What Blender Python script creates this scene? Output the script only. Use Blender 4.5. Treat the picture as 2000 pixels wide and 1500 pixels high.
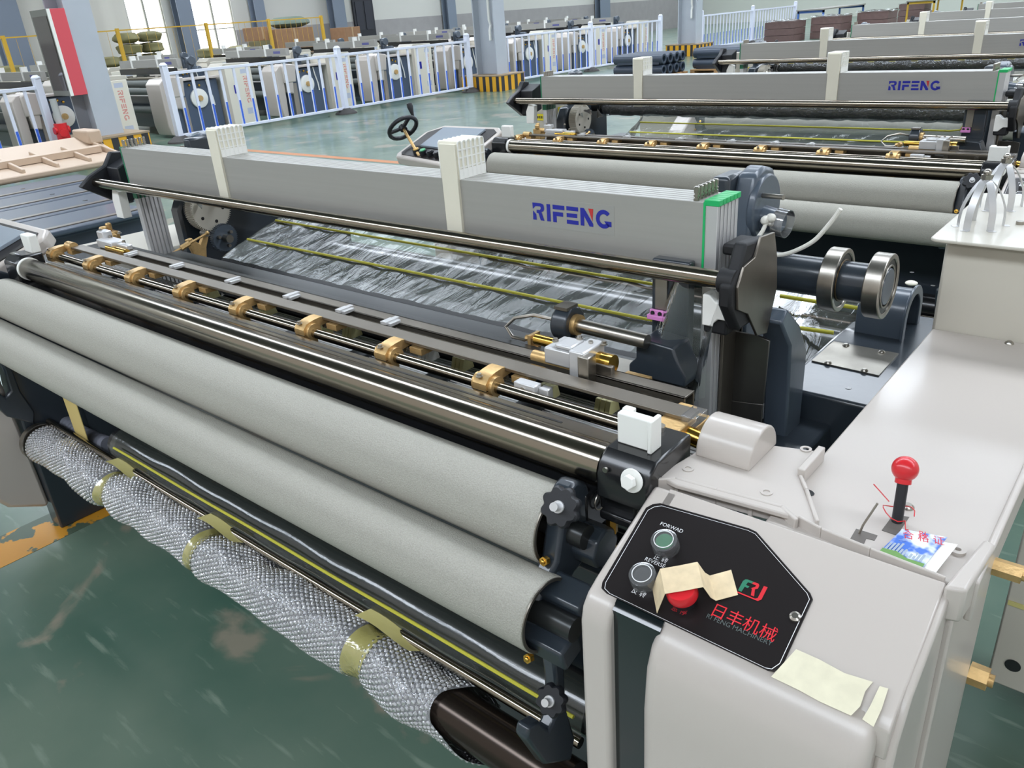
import bpy, bmesh, math, random
from mathutils import Vector, Matrix
random.seed(7)
for o in list(bpy.data.objects): bpy.data.objects.remove(o)
S = bpy.context.scene
COL = S.collection

# ------------------------------------------------------------------ camera
YAW, PITCH, ROLL, FPX = 0.725889, 0.437434, -0.0762364, 1545.12
CAM = Vector((0, 0, 1.5))
_cy, _sy, _cp, _sp = math.cos(YAW), math.sin(YAW), math.cos(PITCH), math.sin(PITCH)
FW = Vector((-_sy*_cp, _cy*_cp, -_sp)); _r = Vector((_cy, _sy, 0)); _u = _r.cross(FW)
_cr, _sr = math.cos(ROLL), math.sin(ROLL)
RT = _r*_cr + _u*_sr; UP = -_r*_sr + _u*_cr
cam = bpy.data.objects.new('camera', bpy.data.cameras.new('camera')); COL.objects.link(cam)
cam.data.sensor_width = 36; cam.data.lens = 36*FPX/2000; cam.data.clip_start = .02; cam.data.clip_end = 300
cam.matrix_world = Matrix(((RT.x, UP.x, -FW.x, CAM.x), (RT.y, UP.y, -FW.y, CAM.y), (RT.z, UP.z, -FW.z, CAM.z), (0, 0, 0, 1)))
S.camera = cam

# ------------------------------------------------------------------ light and exposure
S.view_settings.view_transform = 'Standard'; S.view_settings.look = 'None'
S.view_settings.gamma = 1.0; S.view_settings.use_curve_mapping = False
S.view_settings.exposure = -0.1
W = bpy.data.worlds.new('overcast_sky'); S.world = W; W.use_nodes = True
W.node_tree.nodes['Background'].inputs[0].default_value = (1, .98, .95, 1)
W.node_tree.nodes['Background'].inputs[1].default_value = 0.7
SKYLIGHT = 11.5      # daylight through the roof panels
WINDOW = 3.2        # daylight through the far windows

# ------------------------------------------------------------------ pixels to points
def ray(px, py): return RT*((px-1000)/FPX) - UP*((py-750)/FPX) + FW
def pX(px, py, x): v = ray(px, py); return CAM + v*(x/v.x)
def pY(px, py, y): v = ray(px, py); return CAM + v*(y/v.y)
def pZ(px, py, z): v = ray(px, py); return CAM + v*((z-1.5)/v.z)
def pS(px, py, k=.42, y0=.7905, z0=.9135, up=0):          # on the sloping lid of the control cover
    v = ray(px, py); n = Vector((0, -k, 1)).normalized(); p0 = Vector((0, y0, z0)) + n*up
    return CAM + v*((p0-CAM).dot(n)/v.dot(n))

# ------------------------------------------------------------------ materials
def lin(c): return tuple(((t/255)/12.92 if t/255 <= .04045 else ((t/255+.055)/1.055)**2.4) for t in c) + (1,)
MATS = {}
def mat(name, rgb, rough=.5, metal=0., coat=0., bump=0., bscale=300., var=0., vscale=8., spec=.5, alpha=None, emit=None, streak=None):
    if name in MATS: return MATS[name]
    m = bpy.data.materials.new(name); m.use_nodes = True; MATS[name] = m
    nt = m.node_tree; b = nt.nodes['Principled BSDF']; N = nt.nodes.new; L = nt.links.new
    c = lin(rgb)
    b.inputs['Base Color'].default_value = c; b.inputs['Roughness'].default_value = rough
    b.inputs['Metallic'].default_value = metal; b.inputs['Coat Weight'].default_value = coat
    b.inputs['Coat Roughness'].default_value = .08; b.inputs['Specular IOR Level'].default_value = spec
    if emit: b.inputs['Emission Color'].default_value = lin(rgb); b.inputs['Emission Strength'].default_value = emit
    tc = None
    if bump or var or streak: tc = N('ShaderNodeTexCoord')
    if bump:
        n = N('ShaderNodeTexNoise'); n.inputs['Scale'].default_value = bscale; n.inputs['Detail'].default_value = 3
        L(tc.outputs['Object'], n.inputs['Vector'])
        bp = N('ShaderNodeBump'); bp.inputs['Strength'].default_value = bump; bp.inputs['Distance'].default_value = .002
        L(n.outputs['Fac'], bp.inputs['Height']); L(bp.outputs['Normal'], b.inputs['Normal'])
    if var:
        n = N('ShaderNodeTexNoise'); n.inputs['Scale'].default_value = vscale; n.inputs['Detail'].default_value = 5
        if streak:
            mp = N('ShaderNodeMapping'); mp.inputs['Scale'].default_value = streak; L(tc.outputs['Object'], mp.inputs['Vector']); L(mp.outputs['Vector'], n.inputs['Vector'])
        else: L(tc.outputs['Object'], n.inputs['Vector'])
        rp = N('ShaderNodeMapRange'); rp.inputs['To Min'].default_value = 1-var; rp.inputs['To Max'].default_value = 1+var
        rp.inputs['From Min'].default_value = .3; rp.inputs['From Max'].default_value = .7
        L(n.outputs['Fac'], rp.inputs['Value'])
        mx = N('ShaderNodeVectorMath'); mx.operation = 'SCALE'; mx.inputs[0].default_value = c[:3]
        L(rp.outputs['Result'], mx.inputs['Scale']); L(mx.outputs['Vector'], b.inputs['Base Color'])
    return m
def film_mat(name, rgb, gloss, haze, scale, stretch, bump, tint=(1, 1, 1, 1)):
    m = bpy.data.materials.new(name); m.use_nodes = True; MATS[name] = m
    nt = m.node_tree; nt.nodes.remove(nt.nodes['Principled BSDF']); N = nt.nodes.new; L = nt.links.new
    out = nt.nodes['Material Output']
    tc = N('ShaderNodeTexCoord'); mp = N('ShaderNodeMapping'); mp.inputs['Scale'].default_value = stretch
    n = N('ShaderNodeTexNoise'); n.inputs['Scale'].default_value = scale; n.inputs['Detail'].default_value = 4; n.inputs['Distortion'].default_value = 1.2
    L(tc.outputs['Object'], mp.inputs['Vector']); L(mp.outputs['Vector'], n.inputs['Vector'])
    bp = N('ShaderNodeBump'); bp.inputs['Strength'].default_value = bump; bp.inputs['Distance'].default_value = .01
    L(n.outputs['Fac'], bp.inputs['Height'])
    tr = N('ShaderNodeBsdfTransparent'); tr.inputs[0].default_value = tint
    di = N('ShaderNodeBsdfDiffuse'); di.inputs[0].default_value = lin(rgb); L(bp.outputs['Normal'], di.inputs['Normal'])
    gl = N('ShaderNodeBsdfGlossy'); gl.inputs['Roughness'].default_value = .12; L(bp.outputs['Normal'], gl.inputs['Normal'])
    m1 = N('ShaderNodeMixShader'); m1.inputs[0].default_value = haze; L(tr.outputs[0], m1.inputs[1]); L(di.outputs[0], m1.inputs[2])
    fr = N('ShaderNodeFresnel'); fr.inputs['IOR'].default_value = 1.22 if name == 'clear_film' else 1.45; L(bp.outputs['Normal'], fr.inputs['Normal'])
    ad = N('ShaderNodeMath'); ad.operation = 'MULTIPLY_ADD'; ad.inputs[1].default_value = 1.0; ad.inputs[2].default_value = gloss; L(fr.outputs[0], ad.inputs[0])
    m2 = N('ShaderNodeMixShader'); L(ad.outputs[0], m2.inputs[0]); L(m1.outputs[0], m2.inputs[1]); L(gl.outputs[0], m2.inputs[2])
    L(m2.outputs[0], out.inputs['Surface']); return m
GRIT = mat('grit_grey', (168, 166, 156), .92, bump=.9, bscale=480, var=.10, vscale=420, spec=.2)
CHROME = mat('dark_chrome', (150, 142, 128), .16, 1.0)
STEEL = mat('steel', (170, 165, 156), .3, 1.0, var=.15, vscale=30)
BRUSH = mat('brushed_steel', (128, 122, 113), .36, .9, var=.08, vscale=12)
STAIN = mat('stainless_plate', (150, 145, 135), .3, .85, var=.12, vscale=20)
BRASS = mat('brass', (206, 172, 118), .42, .7, bump=.25, bscale=180, var=.12, vscale=60)
BRIGHTBRASS = mat('bright_brass', (214, 170, 80), .2, 1.0)
ALU = mat('anodised_aluminium', (172, 171, 166), .42, .4, var=.03, vscale=4, streak=(.4, 30, 30))
ALUL = mat('bright_aluminium', (205, 205, 205), .35, .5)
WPLA = mat('white_plastic', (236, 236, 230), .4)
CPLA = mat('cream_plastic', (228, 224, 206), .45, var=.04)
YPLA = mat('pale_yellow_plastic', (212, 206, 150), .45)
BEIGE = mat('beige_cover', (190, 182, 174), .3, coat=.2, spec=.45)
BEIGE2 = mat('beige_cover_soft', (192, 187, 174), .38, coat=.1)
NAVY = mat('navy_paint', (46, 53, 60), .28, coat=.3, bump=.12, bscale=40)
BLUEST = mat('blue_grey_paint', (76, 86, 97), .3, coat=.25, bump=.15, bscale=30)
DARK = mat('black_enamel', (24, 25, 27), .25, coat=.3)
DARKM = mat('dark_machined', (58, 60, 60), .3, .6)
BLK = mat('black_plastic', (26, 28, 33), .45, bump=.1, bscale=200)
RUB = mat('black_rubber', (22, 23, 26), .6)
GRN = mat('green_plastic', (30, 176, 100), .35)
DGRN = mat('dark_green_plastic', (28, 120, 84), .4)
RED = mat('red_plastic', (208, 38, 46), .28, coat=.2)
REDP = mat('red_paint', (210, 82, 92), .4)
LOGOB = mat('logo_blue', (34, 40, 150), .4)
LOGOR = mat('logo_red', (190, 52, 52), .4)
LOGOG = mat('logo_green', (46, 120, 92), .4)
WHT = mat('white_print', (225, 225, 225), .4)
GRYP = mat('grey_print', (84, 92, 90), .5)
PANEL = mat('panel_black', (30, 26, 26), .32, spec=.35)
GLOSSD = mat('gloss_dark_recess', (14, 22, 24), .1, coat=.6)
TAPE = mat('masking_tape', (212, 206, 180), .7, var=.06, vscale=60)
TAPER = mat('masking_tape_thin', (216, 196, 160), .7, var=.1, vscale=70)
YTAPE = mat('yellow_tape', (206, 196, 128), .3)
FOAM = mat('yellow_cord', (188, 182, 58), .6)
BROWN = mat('tube_inside', (92, 78, 58), .35, .8, var=.25, vscale=14)
DTUBE = mat('brown_steel_tube', (64, 56, 50), .2, .8)
ROPE = mat('white_rope', (226, 224, 214), .7, bump=.5, bscale=250)
GREYHOSE = mat('grey_hose', (116, 118, 128), .5)
PINK = mat('pink_clip', (206, 130, 190), .4)
YSTK = mat('yellow_sticker', (232, 214, 40), .5)
INKD = mat('dark_ink', (70, 66, 40), .6)
CLEARP = film_mat('clear_cap', (200, 200, 200), .08, .16, 3, (1, 1, 1), .05)
FILM = film_mat('clear_film', (140, 148, 142), 0.0, .22, 9, (2.5, .6, .6), .5)
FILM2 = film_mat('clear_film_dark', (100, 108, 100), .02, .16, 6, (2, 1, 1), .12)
BUBBLE = film_mat('bubble_wrap', (225, 226, 228), .16, .40, 60, (1, 1, 1), .7)
BWFILM = film_mat('bubble_film', (205, 208, 214), .14, .34, 25, (1, 1, 1), 1.0)
def bubble_dark():
    return film_mat('bubble_film_grey', (130, 132, 134), .10, .35, 60, (1, 1, 1), 1.0)
BWDARK = bubble_dark()

# ------------------------------------------------------------------ mesh builder
ORG = {}
class MB:
    def __init__(s): s.v = []; s.f = []
    def add(s, vs, fs):
        n = len(s.v); s.v += [Vector(q) for q in vs]; s.f += [tuple(i+n for i in f) for f in fs]; return s
    def box(s, x0, x1, y0, y1, z0, z1):
        return s.add([(x, y, z) for x in (x0, x1) for y in (y0, y1) for z in (z0, z1)],
                     [(0, 1, 3, 2), (4, 6, 7, 5), (0, 4, 5, 1), (2, 3, 7, 6), (0, 2, 6, 4), (1, 5, 7, 3)])
    def obox(s, c, size, ax=(1, 0, 0), up=(0, 0, 1)):
        ax = Vector(ax).normalized(); up = Vector(up); up = (up-ax*up.dot(ax)).normalized(); si = up.cross(ax); c = Vector(c)
        a, b, h = (t/2 for t in size)
        return s.add([c+ax*i*a+si*j*b+up*k*h for i in (-1, 1) for j in (-1, 1) for k in (-1, 1)],
                     [(0, 1, 3, 2), (4, 6, 7, 5), (0, 4, 5, 1), (2, 3, 7, 6), (0, 2, 6, 4), (1, 5, 7, 3)])
    def bar(s, p, q, w, h, up=(0, 0, 1)):
        p = Vector(p); q = Vector(q); return s.obox((p+q)/2, ((q-p).length, w, h), q-p, up)
    def cyl(s, p, q, r, n=24, r1=None, caps=True):
        r1 = r if r1 is None else r1
        return s.lathe([(r, 0), (r1, 1)], p, q, n, caps)
    def lathe(s, prof, p, q, n=24, caps=True):           # profile (radius, fraction along p-q)
        p = Vector(p); q = Vector(q); d = q-p; w = d.normalized(); a = w.orthogonal().normalized(); b = w.cross(a)
        vs = [p+d*h+(a*math.cos(t)+b*math.sin(t))*r for r, h in prof for t in [2*math.pi*i/n for i in range(n)]]
        fs = [(k*n+i, k*n+(i+1) % n, (k+1)*n+(i+1) % n, (k+1)*n+i) for k in range(len(prof)-1) for i in range(n)]
        if caps:
            if prof[0][0] > 1e-6: fs.append(tuple(range(n))[::-1])
            if prof[-1][0] > 1e-6: fs.append(tuple(range((len(prof)-1)*n, len(prof)*n)))
        return s.add(vs, fs)
    def tube(s, p, q, ro, ri, n=32):
        return s.lathe([(ri, 0), (ro, 0), (ro, 1), (ri, 1), (ri, 0)], p, q, n, False)
    def sph(s, c, r, n=20, m=12, sx=1, sy=1, sz=1):
        c = Vector(c)
        vs = [c+Vector((sx*r*math.sin(math.pi*j/m)*math.cos(2*math.pi*i/n), sy*r*math.sin(math.pi*j/m)*math.sin(2*math.pi*i/n), sz*r*math.cos(math.pi*j/m))) for j in range(m+1) for i in range(n)]
        return s.add(vs, [(j*n+i, (j+1)*n+i, (j+1)*n+(i+1) % n, j*n+(i+1) % n) for j in range(m) for i in range(n)])
    def prism(s, pts, vec):
        pts = [Vector(q) for q in pts]; vec = Vector(vec); n = len(pts)
        return s.add(pts+[q+vec for q in pts], [tuple(range(n))[::-1], tuple(range(n, 2*n))]+[(i, (i+1) % n, n+(i+1) % n, n+i) for i in range(n)])
    def prX(s, yz, x0, x1): return s.prism([(x0, y, z) for y, z in yz], (x1-x0, 0, 0))
    def prY(s, xz, y0, y1): return s.prism([(x, y0, z) for x, z in xz], (0, y1-y0, 0))
    def prZ(s, xy, z0, z1): return s.prism([(x, y, z0) for x, y in xy], (0, 0, z1-z0))
    def sweep(s, path, r, n=8, caps=True):
        path = [Vector(q) for q in path]; m = len(path); vs = []
        a = None
        for i, q in enumerate(path):
            d = (path[min(i+1, m-1)]-path[max(i-1, 0)]).normalized()
            a = d.orthogonal().normalized() if a is None else (a-d*a.dot(d)).normalized()
            b = d.cross(a); rr = r[i] if isinstance(r, (list, tuple)) else r
            vs += [q+(a*math.cos(2*math.pi*k/n)+b*math.sin(2*math.pi*k/n))*rr for k in range(n)]
        fs = [(i*n+k, i*n+(k+1) % n, (i+1)*n+(k+1) % n, (i+1)*n+k) for i in range(m-1) for k in range(n)]
        if caps: fs += [tuple(range(n))[::-1], tuple(range((m-1)*n, m*n))]
        return s.add(vs, fs)
    def grid(s, fn, nu, nv, closeu=False):
        vs = [fn(i/(nu if closeu else nu-1), j/(nv-1)) for j in range(nv) for i in range(nu)]
        return s.add(vs, [(j*nu+i, j*nu+(i+1) % nu, (j+1)*nu+(i+1) % nu, (j+1)*nu+i) for j in range(nv-1) for i in range(nu if closeu else nu-1)])
    def mesh(s, name, m, org=(0, 0, 0), ang=35, fix=True):
        org = Vector(org); me = bpy.data.meshes.new(name); me.from_pydata([q-org for q in s.v], [], s.f)
        if fix:
            bm = bmesh.new(); bm.from_mesh(me); bmesh.ops.recalc_face_normals(bm, faces=bm.faces); bm.to_mesh(me); bm.free()
        me.materials.append(m); me.shade_smooth(); me.set_sharp_from_angle(angle=math.radians(ang)); return me
    def build(s, name, m, parent=None, org=None, bev=0, ang=35, fix=True, seg=2):
        if org is None: org = ORG[parent.name] if parent else Vector()
        org = Vector(org)
        o = bpy.data.objects.new(name, s.mesh(name, m, org, ang, fix)); COL.objects.link(o)
        if parent: o.parent = parent
        else: o.location = org
        ORG[o.name] = org
        if bev:
            md = o.modifiers.new('bevel', 'BEVEL'); md.width = bev; md.segments = seg; md.limit_method = 'ANGLE'; md.angle_limit = math.radians(40); md.harden_normals = False
        return o
def piece(name, me, parent, loc, rot=None):               # a repeat that shares mesh data
    o = bpy.data.objects.new(name, me); COL.objects.link(o); o.parent = parent
    o.location = Vector(loc)-ORG[parent.name]; ORG[o.name] = Vector(loc)
    if rot: o.rotation_euler = rot
    return o
def thing(name, label, cat, loc=(0, 0, 0), group=None):
    o = bpy.data.objects.new(name, None); COL.objects.link(o); o.location = loc; o.empty_display_size = .1
    ORG[o.name] = Vector(loc); return tag(o, label, cat, group)
def tag(o, label, cat, group=None):
    o['label'] = label; o['category'] = cat
    if group: o['group'] = group
    return o
def struct(o): o['kind'] = 'structure'; return o
def kids(o): return [c for c in bpy.data.objects if c.parent == o]
def copy_tree(root, delta, label=None, group=None, skip=()):
    ch = {}
    for c in bpy.data.objects:
        if c.parent: ch.setdefault(c.parent.name, []).append(c)
    def rec(o, par):
        n = o.copy(); COL.objects.link(n); n.parent = par; ORG[n.name] = ORG[o.name]+Vector(delta)
        for k in ch.get(o.name, []):
            if k.name.split('.')[0] not in skip: rec(k, n)
        return n
    r = rec(root, None); r.location = root.location+Vector(delta)
    if label: r['label'] = label
    if group: r['group'] = group
    return r
FONT = {}
def text(name, s, size, m, parent, at, xd, yd, lift=.0004, thick=.0003, align='LEFT', org=None):
    key = (s, align)
    if key not in FONT:
        cu = bpy.data.curves.new('t', 'FONT'); cu.body = s; cu.size = 1; cu.align_x = align; cu.resolution_u = 3
        ob = bpy.data.objects.new('t', cu); COL.objects.link(ob)
        dg = bpy.context.evaluated_depsgraph_get(); me = bpy.data.meshes.new_from_object(ob.evaluated_get(dg))
        FONT[key] = ([v.co.copy() for v in me.vertices], [tuple(p.vertices) for p in me.polygons])
        bpy.data.objects.remove(ob); bpy.data.curves.remove(cu); bpy.data.meshes.remove(me)
    vs, fs = FONT[key]; at = Vector(at); xd = Vector(xd).normalized(); yd = Vector(yd); yd = (yd-xd*yd.dot(xd)).normalized(); nd = xd.cross(yd)
    b = MB(); b.add([at+xd*q.x*size+yd*q.y*size+nd*lift for q in vs], fs)
    return b.build(name, m, parent, fix=False, org=org)
def shape2d(name, polys, m, parent, at, xd, yd, sc, lift=.0004):
    at = Vector(at); xd = Vector(xd).normalized(); yd = Vector(yd); yd = (yd-xd*yd.dot(xd)).normalized(); nd = xd.cross(yd); b = MB()
    for pl in polys:
        if sum(pl[i][0]*pl[(i+1) % len(pl)][1]-pl[(i+1) % len(pl)][0]*pl[i][1] for i in range(len(pl))) < 0: pl = pl[::-1]
        b.add([at+xd*x*sc+yd*y*sc+nd*lift for x, y in pl], [tuple(range(len(pl)))])
    return b.build(name, m, parent, fix=False)
def arc(cx, cy, r, a0, a1, n=8): return [(cx+r*math.cos(math.radians(a0+(a1-a0)*i/n)), cy+r*math.sin(math.radians(a0+(a1-a0)*i/n))) for i in range(n+1)]
def band(cx, cy, ro, ri, a0, a1, n=10): return arc(cx, cy, ro, a0, a1, n)+arc(cx, cy, ri, a1, a0, n)
def roundrect(x0, x1, y0, y1, r, n=5):
    return arc(x1-r, y1-r, r, 0, 90, n)+arc(x0+r, y1-r, r, 90, 180, n)+arc(x0+r, y0+r, r, 180, 270, n)+arc(x1-r, y0+r, r, 270, 360, n)
def boltmesh(name, r, h, m, n=6):                          # hexagon bolt head with washer, axis +Z
    b = MB(); b.cyl((0, 0, 0), (0, 0, h*.25), r*1.45, 14).cyl((0, 0, h*.25), (0, 0, h), r, n); return b.mesh(name, m)

# ================================================================== the weaving loom
LG = 'weaving looms standing in the near row'
loom = thing('weaving_loom', 'nearest long weaving loom with grey grit rollers, brass clamps and beige control cover', 'loom', (-1.6, 1.3, 0), LG)
XL, XR = -2.66, -.60
# --- frame
b = MB(); b.prX([(.675, 0), (2.1, 0), (2.1, .78), (1.0, .78), (.88, .88), (.74, .88), (.69, .62), (.675, .5)], -2.80, -2.72)
b.build('side_frame', NAVY, loom, bev=.006)
b = MB(); b.prX([(.78, 0), (2.1, 0), (2.1, .70), (1.3, .70), (.98, .74), (.78, .70)], -.53, -.45)
b.build('side_frame', NAVY, loom, bev=.006)
MB().box(-2.72, -.53, .86, .93, .08, .66).build('front_girder', NAVY, loom, bev=.01)
MB().box(-2.72, -.53, .93, 1.21, .60, .70).build('deck_beam', DARK, loom, bev=.006)
MB().box(-2.72, -.53, 1.50, 1.62, .30, .62).build('rear_girder', NAVY, loom, bev=.01)
MB().box(-2.72, -.53, 2.0, 2.08, .20, .50).build('rear_girder', NAVY, loom, bev=.01)
b = MB()
for i in range(14): b.cyl((-2.6, .955+i*.0075, .852), (-.56, .955+i*.0075, .852), .0016, 6)
o = b.build('guide_wires', ALUL, loom); o['kind'] = 'stuff'
for i in range(9):
    x = -2.5+i*.235
    MB().prX([(.93, .70), (1.02, .70), (1.0, .86), (.955, .86)], x, x+.055).build('sley_arm', NAVY, loom, bev=.004)
MB().box(-2.70, -.56, 1.315, 1.60, .70, .72).build('dark_filler', RUB, loom)  # added dark filler sheet, keeps the gap seen through the film dark
# --- grit rollers
def grit(name, c, r, x0, x1):
    b = MB(); n = 56; A = [(x0, r-.002), (x0+.002, r), (x1-.002, r), (x1, r-.002)]
    b.lathe([(q[1], (q[0]-x0)/(x1-x0)) for q in A], (x0, *c), (x1, *c), n, False)
    o = b.build(name, GRIT, loom)
    MB().tube((x1-.05, *c), (x1+.0015, *c), r-.0015, r-.006, 48).build('rim', BRUSH, o)
    MB().lathe([(r-.004, 0), (r-.004, .5), (.0, .5)], (x1-.055, *c), (x1+.001, *c), 40, False).build('end_hollow', BROWN, o)
    MB().tube((x0-.0015, *c), (x0+.03, *c), r-.0015, r-.006, 48).build('rim', BRUSH, o)
    MB().cyl((x0-.06, *c), (x1+.05, *c), .018).build('shaft', DARKM, o)
    return o
grit('take_up_roller', (.740, .828), .060, XL, XR+.012)
grit('press_roller', (.655, .744), .056, XL, XR+.05)
# --- cloth roller and guides low at the front
b = MB(); b.lathe([(.046, 0), (.046, 1)], (-2.70, .705, .335), (-.56, .705, .335), 40); b.build('cloth_roller', DTUBE, loom)
MB().tube((-2.712, .705, .335), (-2.69, .705, .335), .064, .05, 40).build('collar', STEEL, loom)
MB().cyl((-2.28, .80, .42), (-.56, .80, .42), .047, 36).build('guide_tube', DARK, loom)
MB().cyl((-2.7, .745, .395), (-.57, .745, .395), .010, 16).build('guide_rod', CHROME, loom)
# --- breast beam
b = MB(); b.lathe([(.0295, 0), (.031, .002), (.031, 1)], (-2.60, .807, .910), (-.545, .807, .910), 48)
bb = b.build('breast_beam', CHROME, loom)
MB().tube((-2.604, .807, .910), (-2.592, .807, .910), .0335, .028, 40).build('ring', WPLA, bb)
b = MB(); b.box(-2.55, -.54, .838, .868, .917, .925).box(-2.55, -.54, .838, .842, .905, .925)
bp_ = b.build('cover_strip', CHROME, loom, bev=.0015)
MB().box(-2.55, -.66, .8505, .8545, .9245, .9256).build('slot', DARK, bp_)
MB().box(-2.7, -.56, .77, .87, .80, .872).build('beam_support', DARK, loom, bev=.004)
# right black end block, its white cap and the white stop block
b = MB(); b.prX([(.775, .875), (.895, .875), (.895, .945), (.80, .945), (.782, .932), (.775, .915)], -.545, -.462)
eb = b.build('end_block', DARK, loom, bev=.004)
b = MB(); b.lathe([(.017, 0), (.017, .25), (.0165, .4)], (-.486, .775, .922), (-.486, .768, .9235), 28); b.cyl((-.486, .770, .923), (-.486, .761, .925), .0105, 6)
b.build('cap_plug', WPLA, eb, bev=.0008)
b = MB(); b.cyl((-.528, .7755, .925), (-.528, .772, .925), .004, 12); b.build('socket_screw', STEEL, eb)
b = MB(); b.box(-.537, -.482, .818, .834, .945, .992).box(-.486, -.479, .812, .840, .945, .995).box(-.537, -.52, .83, .842, .945, .994)
b.build('stop_block', WPLA, eb, bev=.002)
b = MB(); b.box(-.55, -.49, .79, .85, .845, .875).box(-.545, -.49, .78, .80, .835, .85); b.build('clamp_foot', DARK, eb, bev=.004)
# left end block
b = MB(); b.prX([(.775, .865), (.86, .865), (.86, .945), (.80, .95), (.775, .93)], -2.70, -2.61); lb = b.build('end_block', DARK, loom, bev=.005)
MB().box(-2.68, -2.62, .835, .862, .945, 1.0).build('stop_block', WPLA, lb, bev=.004)
# --- roller levers with star knobs (right end and left end)
def star(name, c, ax, par, r=.030):
    c = Vector(c); ax = Vector(ax).normalized(); a = ax.orthogonal().normalized(); q = ax.cross(a); b = MB(); n = 64
    prof = [(.86, 0), (1, .15), (1, .75), (.9, 1)]
    vs = []
    for s, h in prof:
        for i in range(n):
            t = 2*math.pi*i/n; rr = r*s*(1-.085*(1+math.cos(8*t))**1.5/1.4); vs.append(c+ax*(h*.014)+(a*math.cos(t)+q*math.sin(t))*rr)
    fs = [(k*n+i, k*n+(i+1) % n, (k+1)*n+(i+1) % n, (k+1)*n+i) for k in range(3) for i in range(n)]+[tuple(range(3*n, 4*n)), tuple(range(n))[::-1]]
    b.add(vs, fs); o = b.build(name, BLK, par)
    MB().lathe([(.0085, 0), (.0085, .3), (.006, .3), (.006, 1)], c+ax*.012, c+ax*.03, 18).build('stud', ALUL, o)
    return o
def lever(sx, x):                # sx: +1 right end, mirrored at the left end
    d = .03*sx
    b = MB(); b.prX([(.735, .90), (.755, .905), (.778, .89), (.79, .86), (.80, .80), (.785, .765), (.74, .755), (.69, .72), (.655, .70), (.64, .72), (.655, .765), (.70, .80), (.715, .85)], x, x+d)
    o = b.build('lever', NAVY, loom, bev=.006)
    MB().cyl((x+d*.5, .765, .80), (x+d*2.3, .765, .80), .032, 8).build('boss', NAVY, o, bev=.004)
    MB().obox((x+d*1.6, .688, .760), (.09, .046, .042), (1, 0, 0), (0, -.3, 1)).build('clamp_bar', NAVY, o, bev=.006)
    MB().obox((x+d*1.3, .648, .708), (.10, .042, .040), (1, 0, 0), (0, -.3, 1)).build('clamp_bar', NAVY, o, bev=.005)
    for (y, z, xx) in ((.695, .80, x+d*.5), (.640, .742, x+d*.3), (.622, .69, x+d*1.2)):
        b = MB(); p = Vector((xx, y, z)); b.cyl(p, p+Vector((0, -.008, .003)), .007, 6).sph(p+Vector((0, -.008, .003)), .004, 10, 6); b.build('grease_nipple', BRIGHTBRASS, o)
    b = MB(); b.prX([(.67, .70), (.70, .70), (.70, .52), (.718, .44), (.705, .40), (.64, .455), (.603, .545), (.61, .562), (.635, .552), (.655, .515), (.675, .53), (.678, .60)], x+d*.3, x+d*1.1)
    b.build('lower_arm', NAVY, o, bev=.005)
    k1 = pX(1100, 990, -.548) if sx > 0 else Vector((x+d*.3, .72, .875)); star('star_knob', k1, (.12*sx, -.85, .52), o, .029)
    k1 = pX(1082, 1366, -.552) if sx > 0 else Vector((x+d*.1, .65, .588)); star('star_knob', k1, (.1*sx, -.85, .55), o, .025)
    return o
lever(1, -.592); lever(-1, -2.70)
b = MB(); path = [(-.552+.0006*i, .80+.008*math.cos(i*.9), .855+.008*math.sin(i*.9)-i*.0002) for i in range(90)]
b.sweep(path, .0012, 6); b.build('coil_spring', DARKM, loom)
b = MB(); b.sweep([(-.556, .80+.014*math.cos(t*.35), .85+.014*math.sin(t*.35)) for t in range(19)], .0014, 6); b.build('spring_hook', STEEL, loom)
b = MB(); p = pY(1195, 1010, .79); b.cyl(p-Vector((0, 0, .09)), p-Vector((0, 0, .025)), .006, 14).cyl(p-Vector((0, 0, .025)), p, .0085, 6); b.build('stud_nut', BRIGHTBRASS, loom)
# --- brass clamps along the rocking shaft
MB().cyl((-2.62, .90, .922), (-.50, .90, .922), .0105, 24).build('rocking_shaft', CHROME, loom)
def clampmesh():
    b = MB()
    b.prX([(-.019, -.012), (-.004, -.019), (.012, -.012), (.014, .004), (.040, .006), (.042, .018), (.020, .021), (.006, .020), (-.010, .017), (-.019, .008)], -.013, .013)
    b.cyl((-.02, 0, 0), (.02, 0, 0), .0155, 20)
    b.box(-.008, .008, -.004, .012, -.06, -.01)
    b.v = [q*1.15 for q in b.v]; return b.mesh('brass_clamp', BRASS)
cm = clampmesh(); bm_ = boltmesh('clamp_bolt', .0042, .006, STEEL)
slit = MB().box(-.0155, .0155, -.0225, -.006, -.0040, -.0028).mesh('slit', DARK)
foot = MB().box(-.016, .016, -.008, .030, 0, .012).mesh('bar_foot', BRASS)
for i in range(8):
    x = -2.631+.2538*i
    o = piece('brass_clamp', cm, loom, (x, .90, .924))
    piece('slit', slit, o, (x, .90, .924)); piece('clamp_bolt', bm_, o, (x-.004, .885, .9425)); piece('clamp_bolt', bm_, o, (x+.011, .938, .945-.02), (math.pi/2, 0, 0))
    piece('bar_foot', foot, o, (x+.05, .932, .926))
b = MB(); b.box(-.53, -.485, .862, .955, .918, .940).box(-.53, -.50, .94, .985, .925, .940).box(-.515, -.478, .935, .985, .905, .930)
o = b.build('end_bracket', BRASS, loom, bev=.003)
piece('clamp_bolt', boltmesh('big_bolt', .010, .012, STEEL), o, (-.507, .880, .940)); MB().cyl((-.49, .93, .92), (-.455, .93, .915), .014, 24).build('bushing', BRIGHTBRASS, o)
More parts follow.
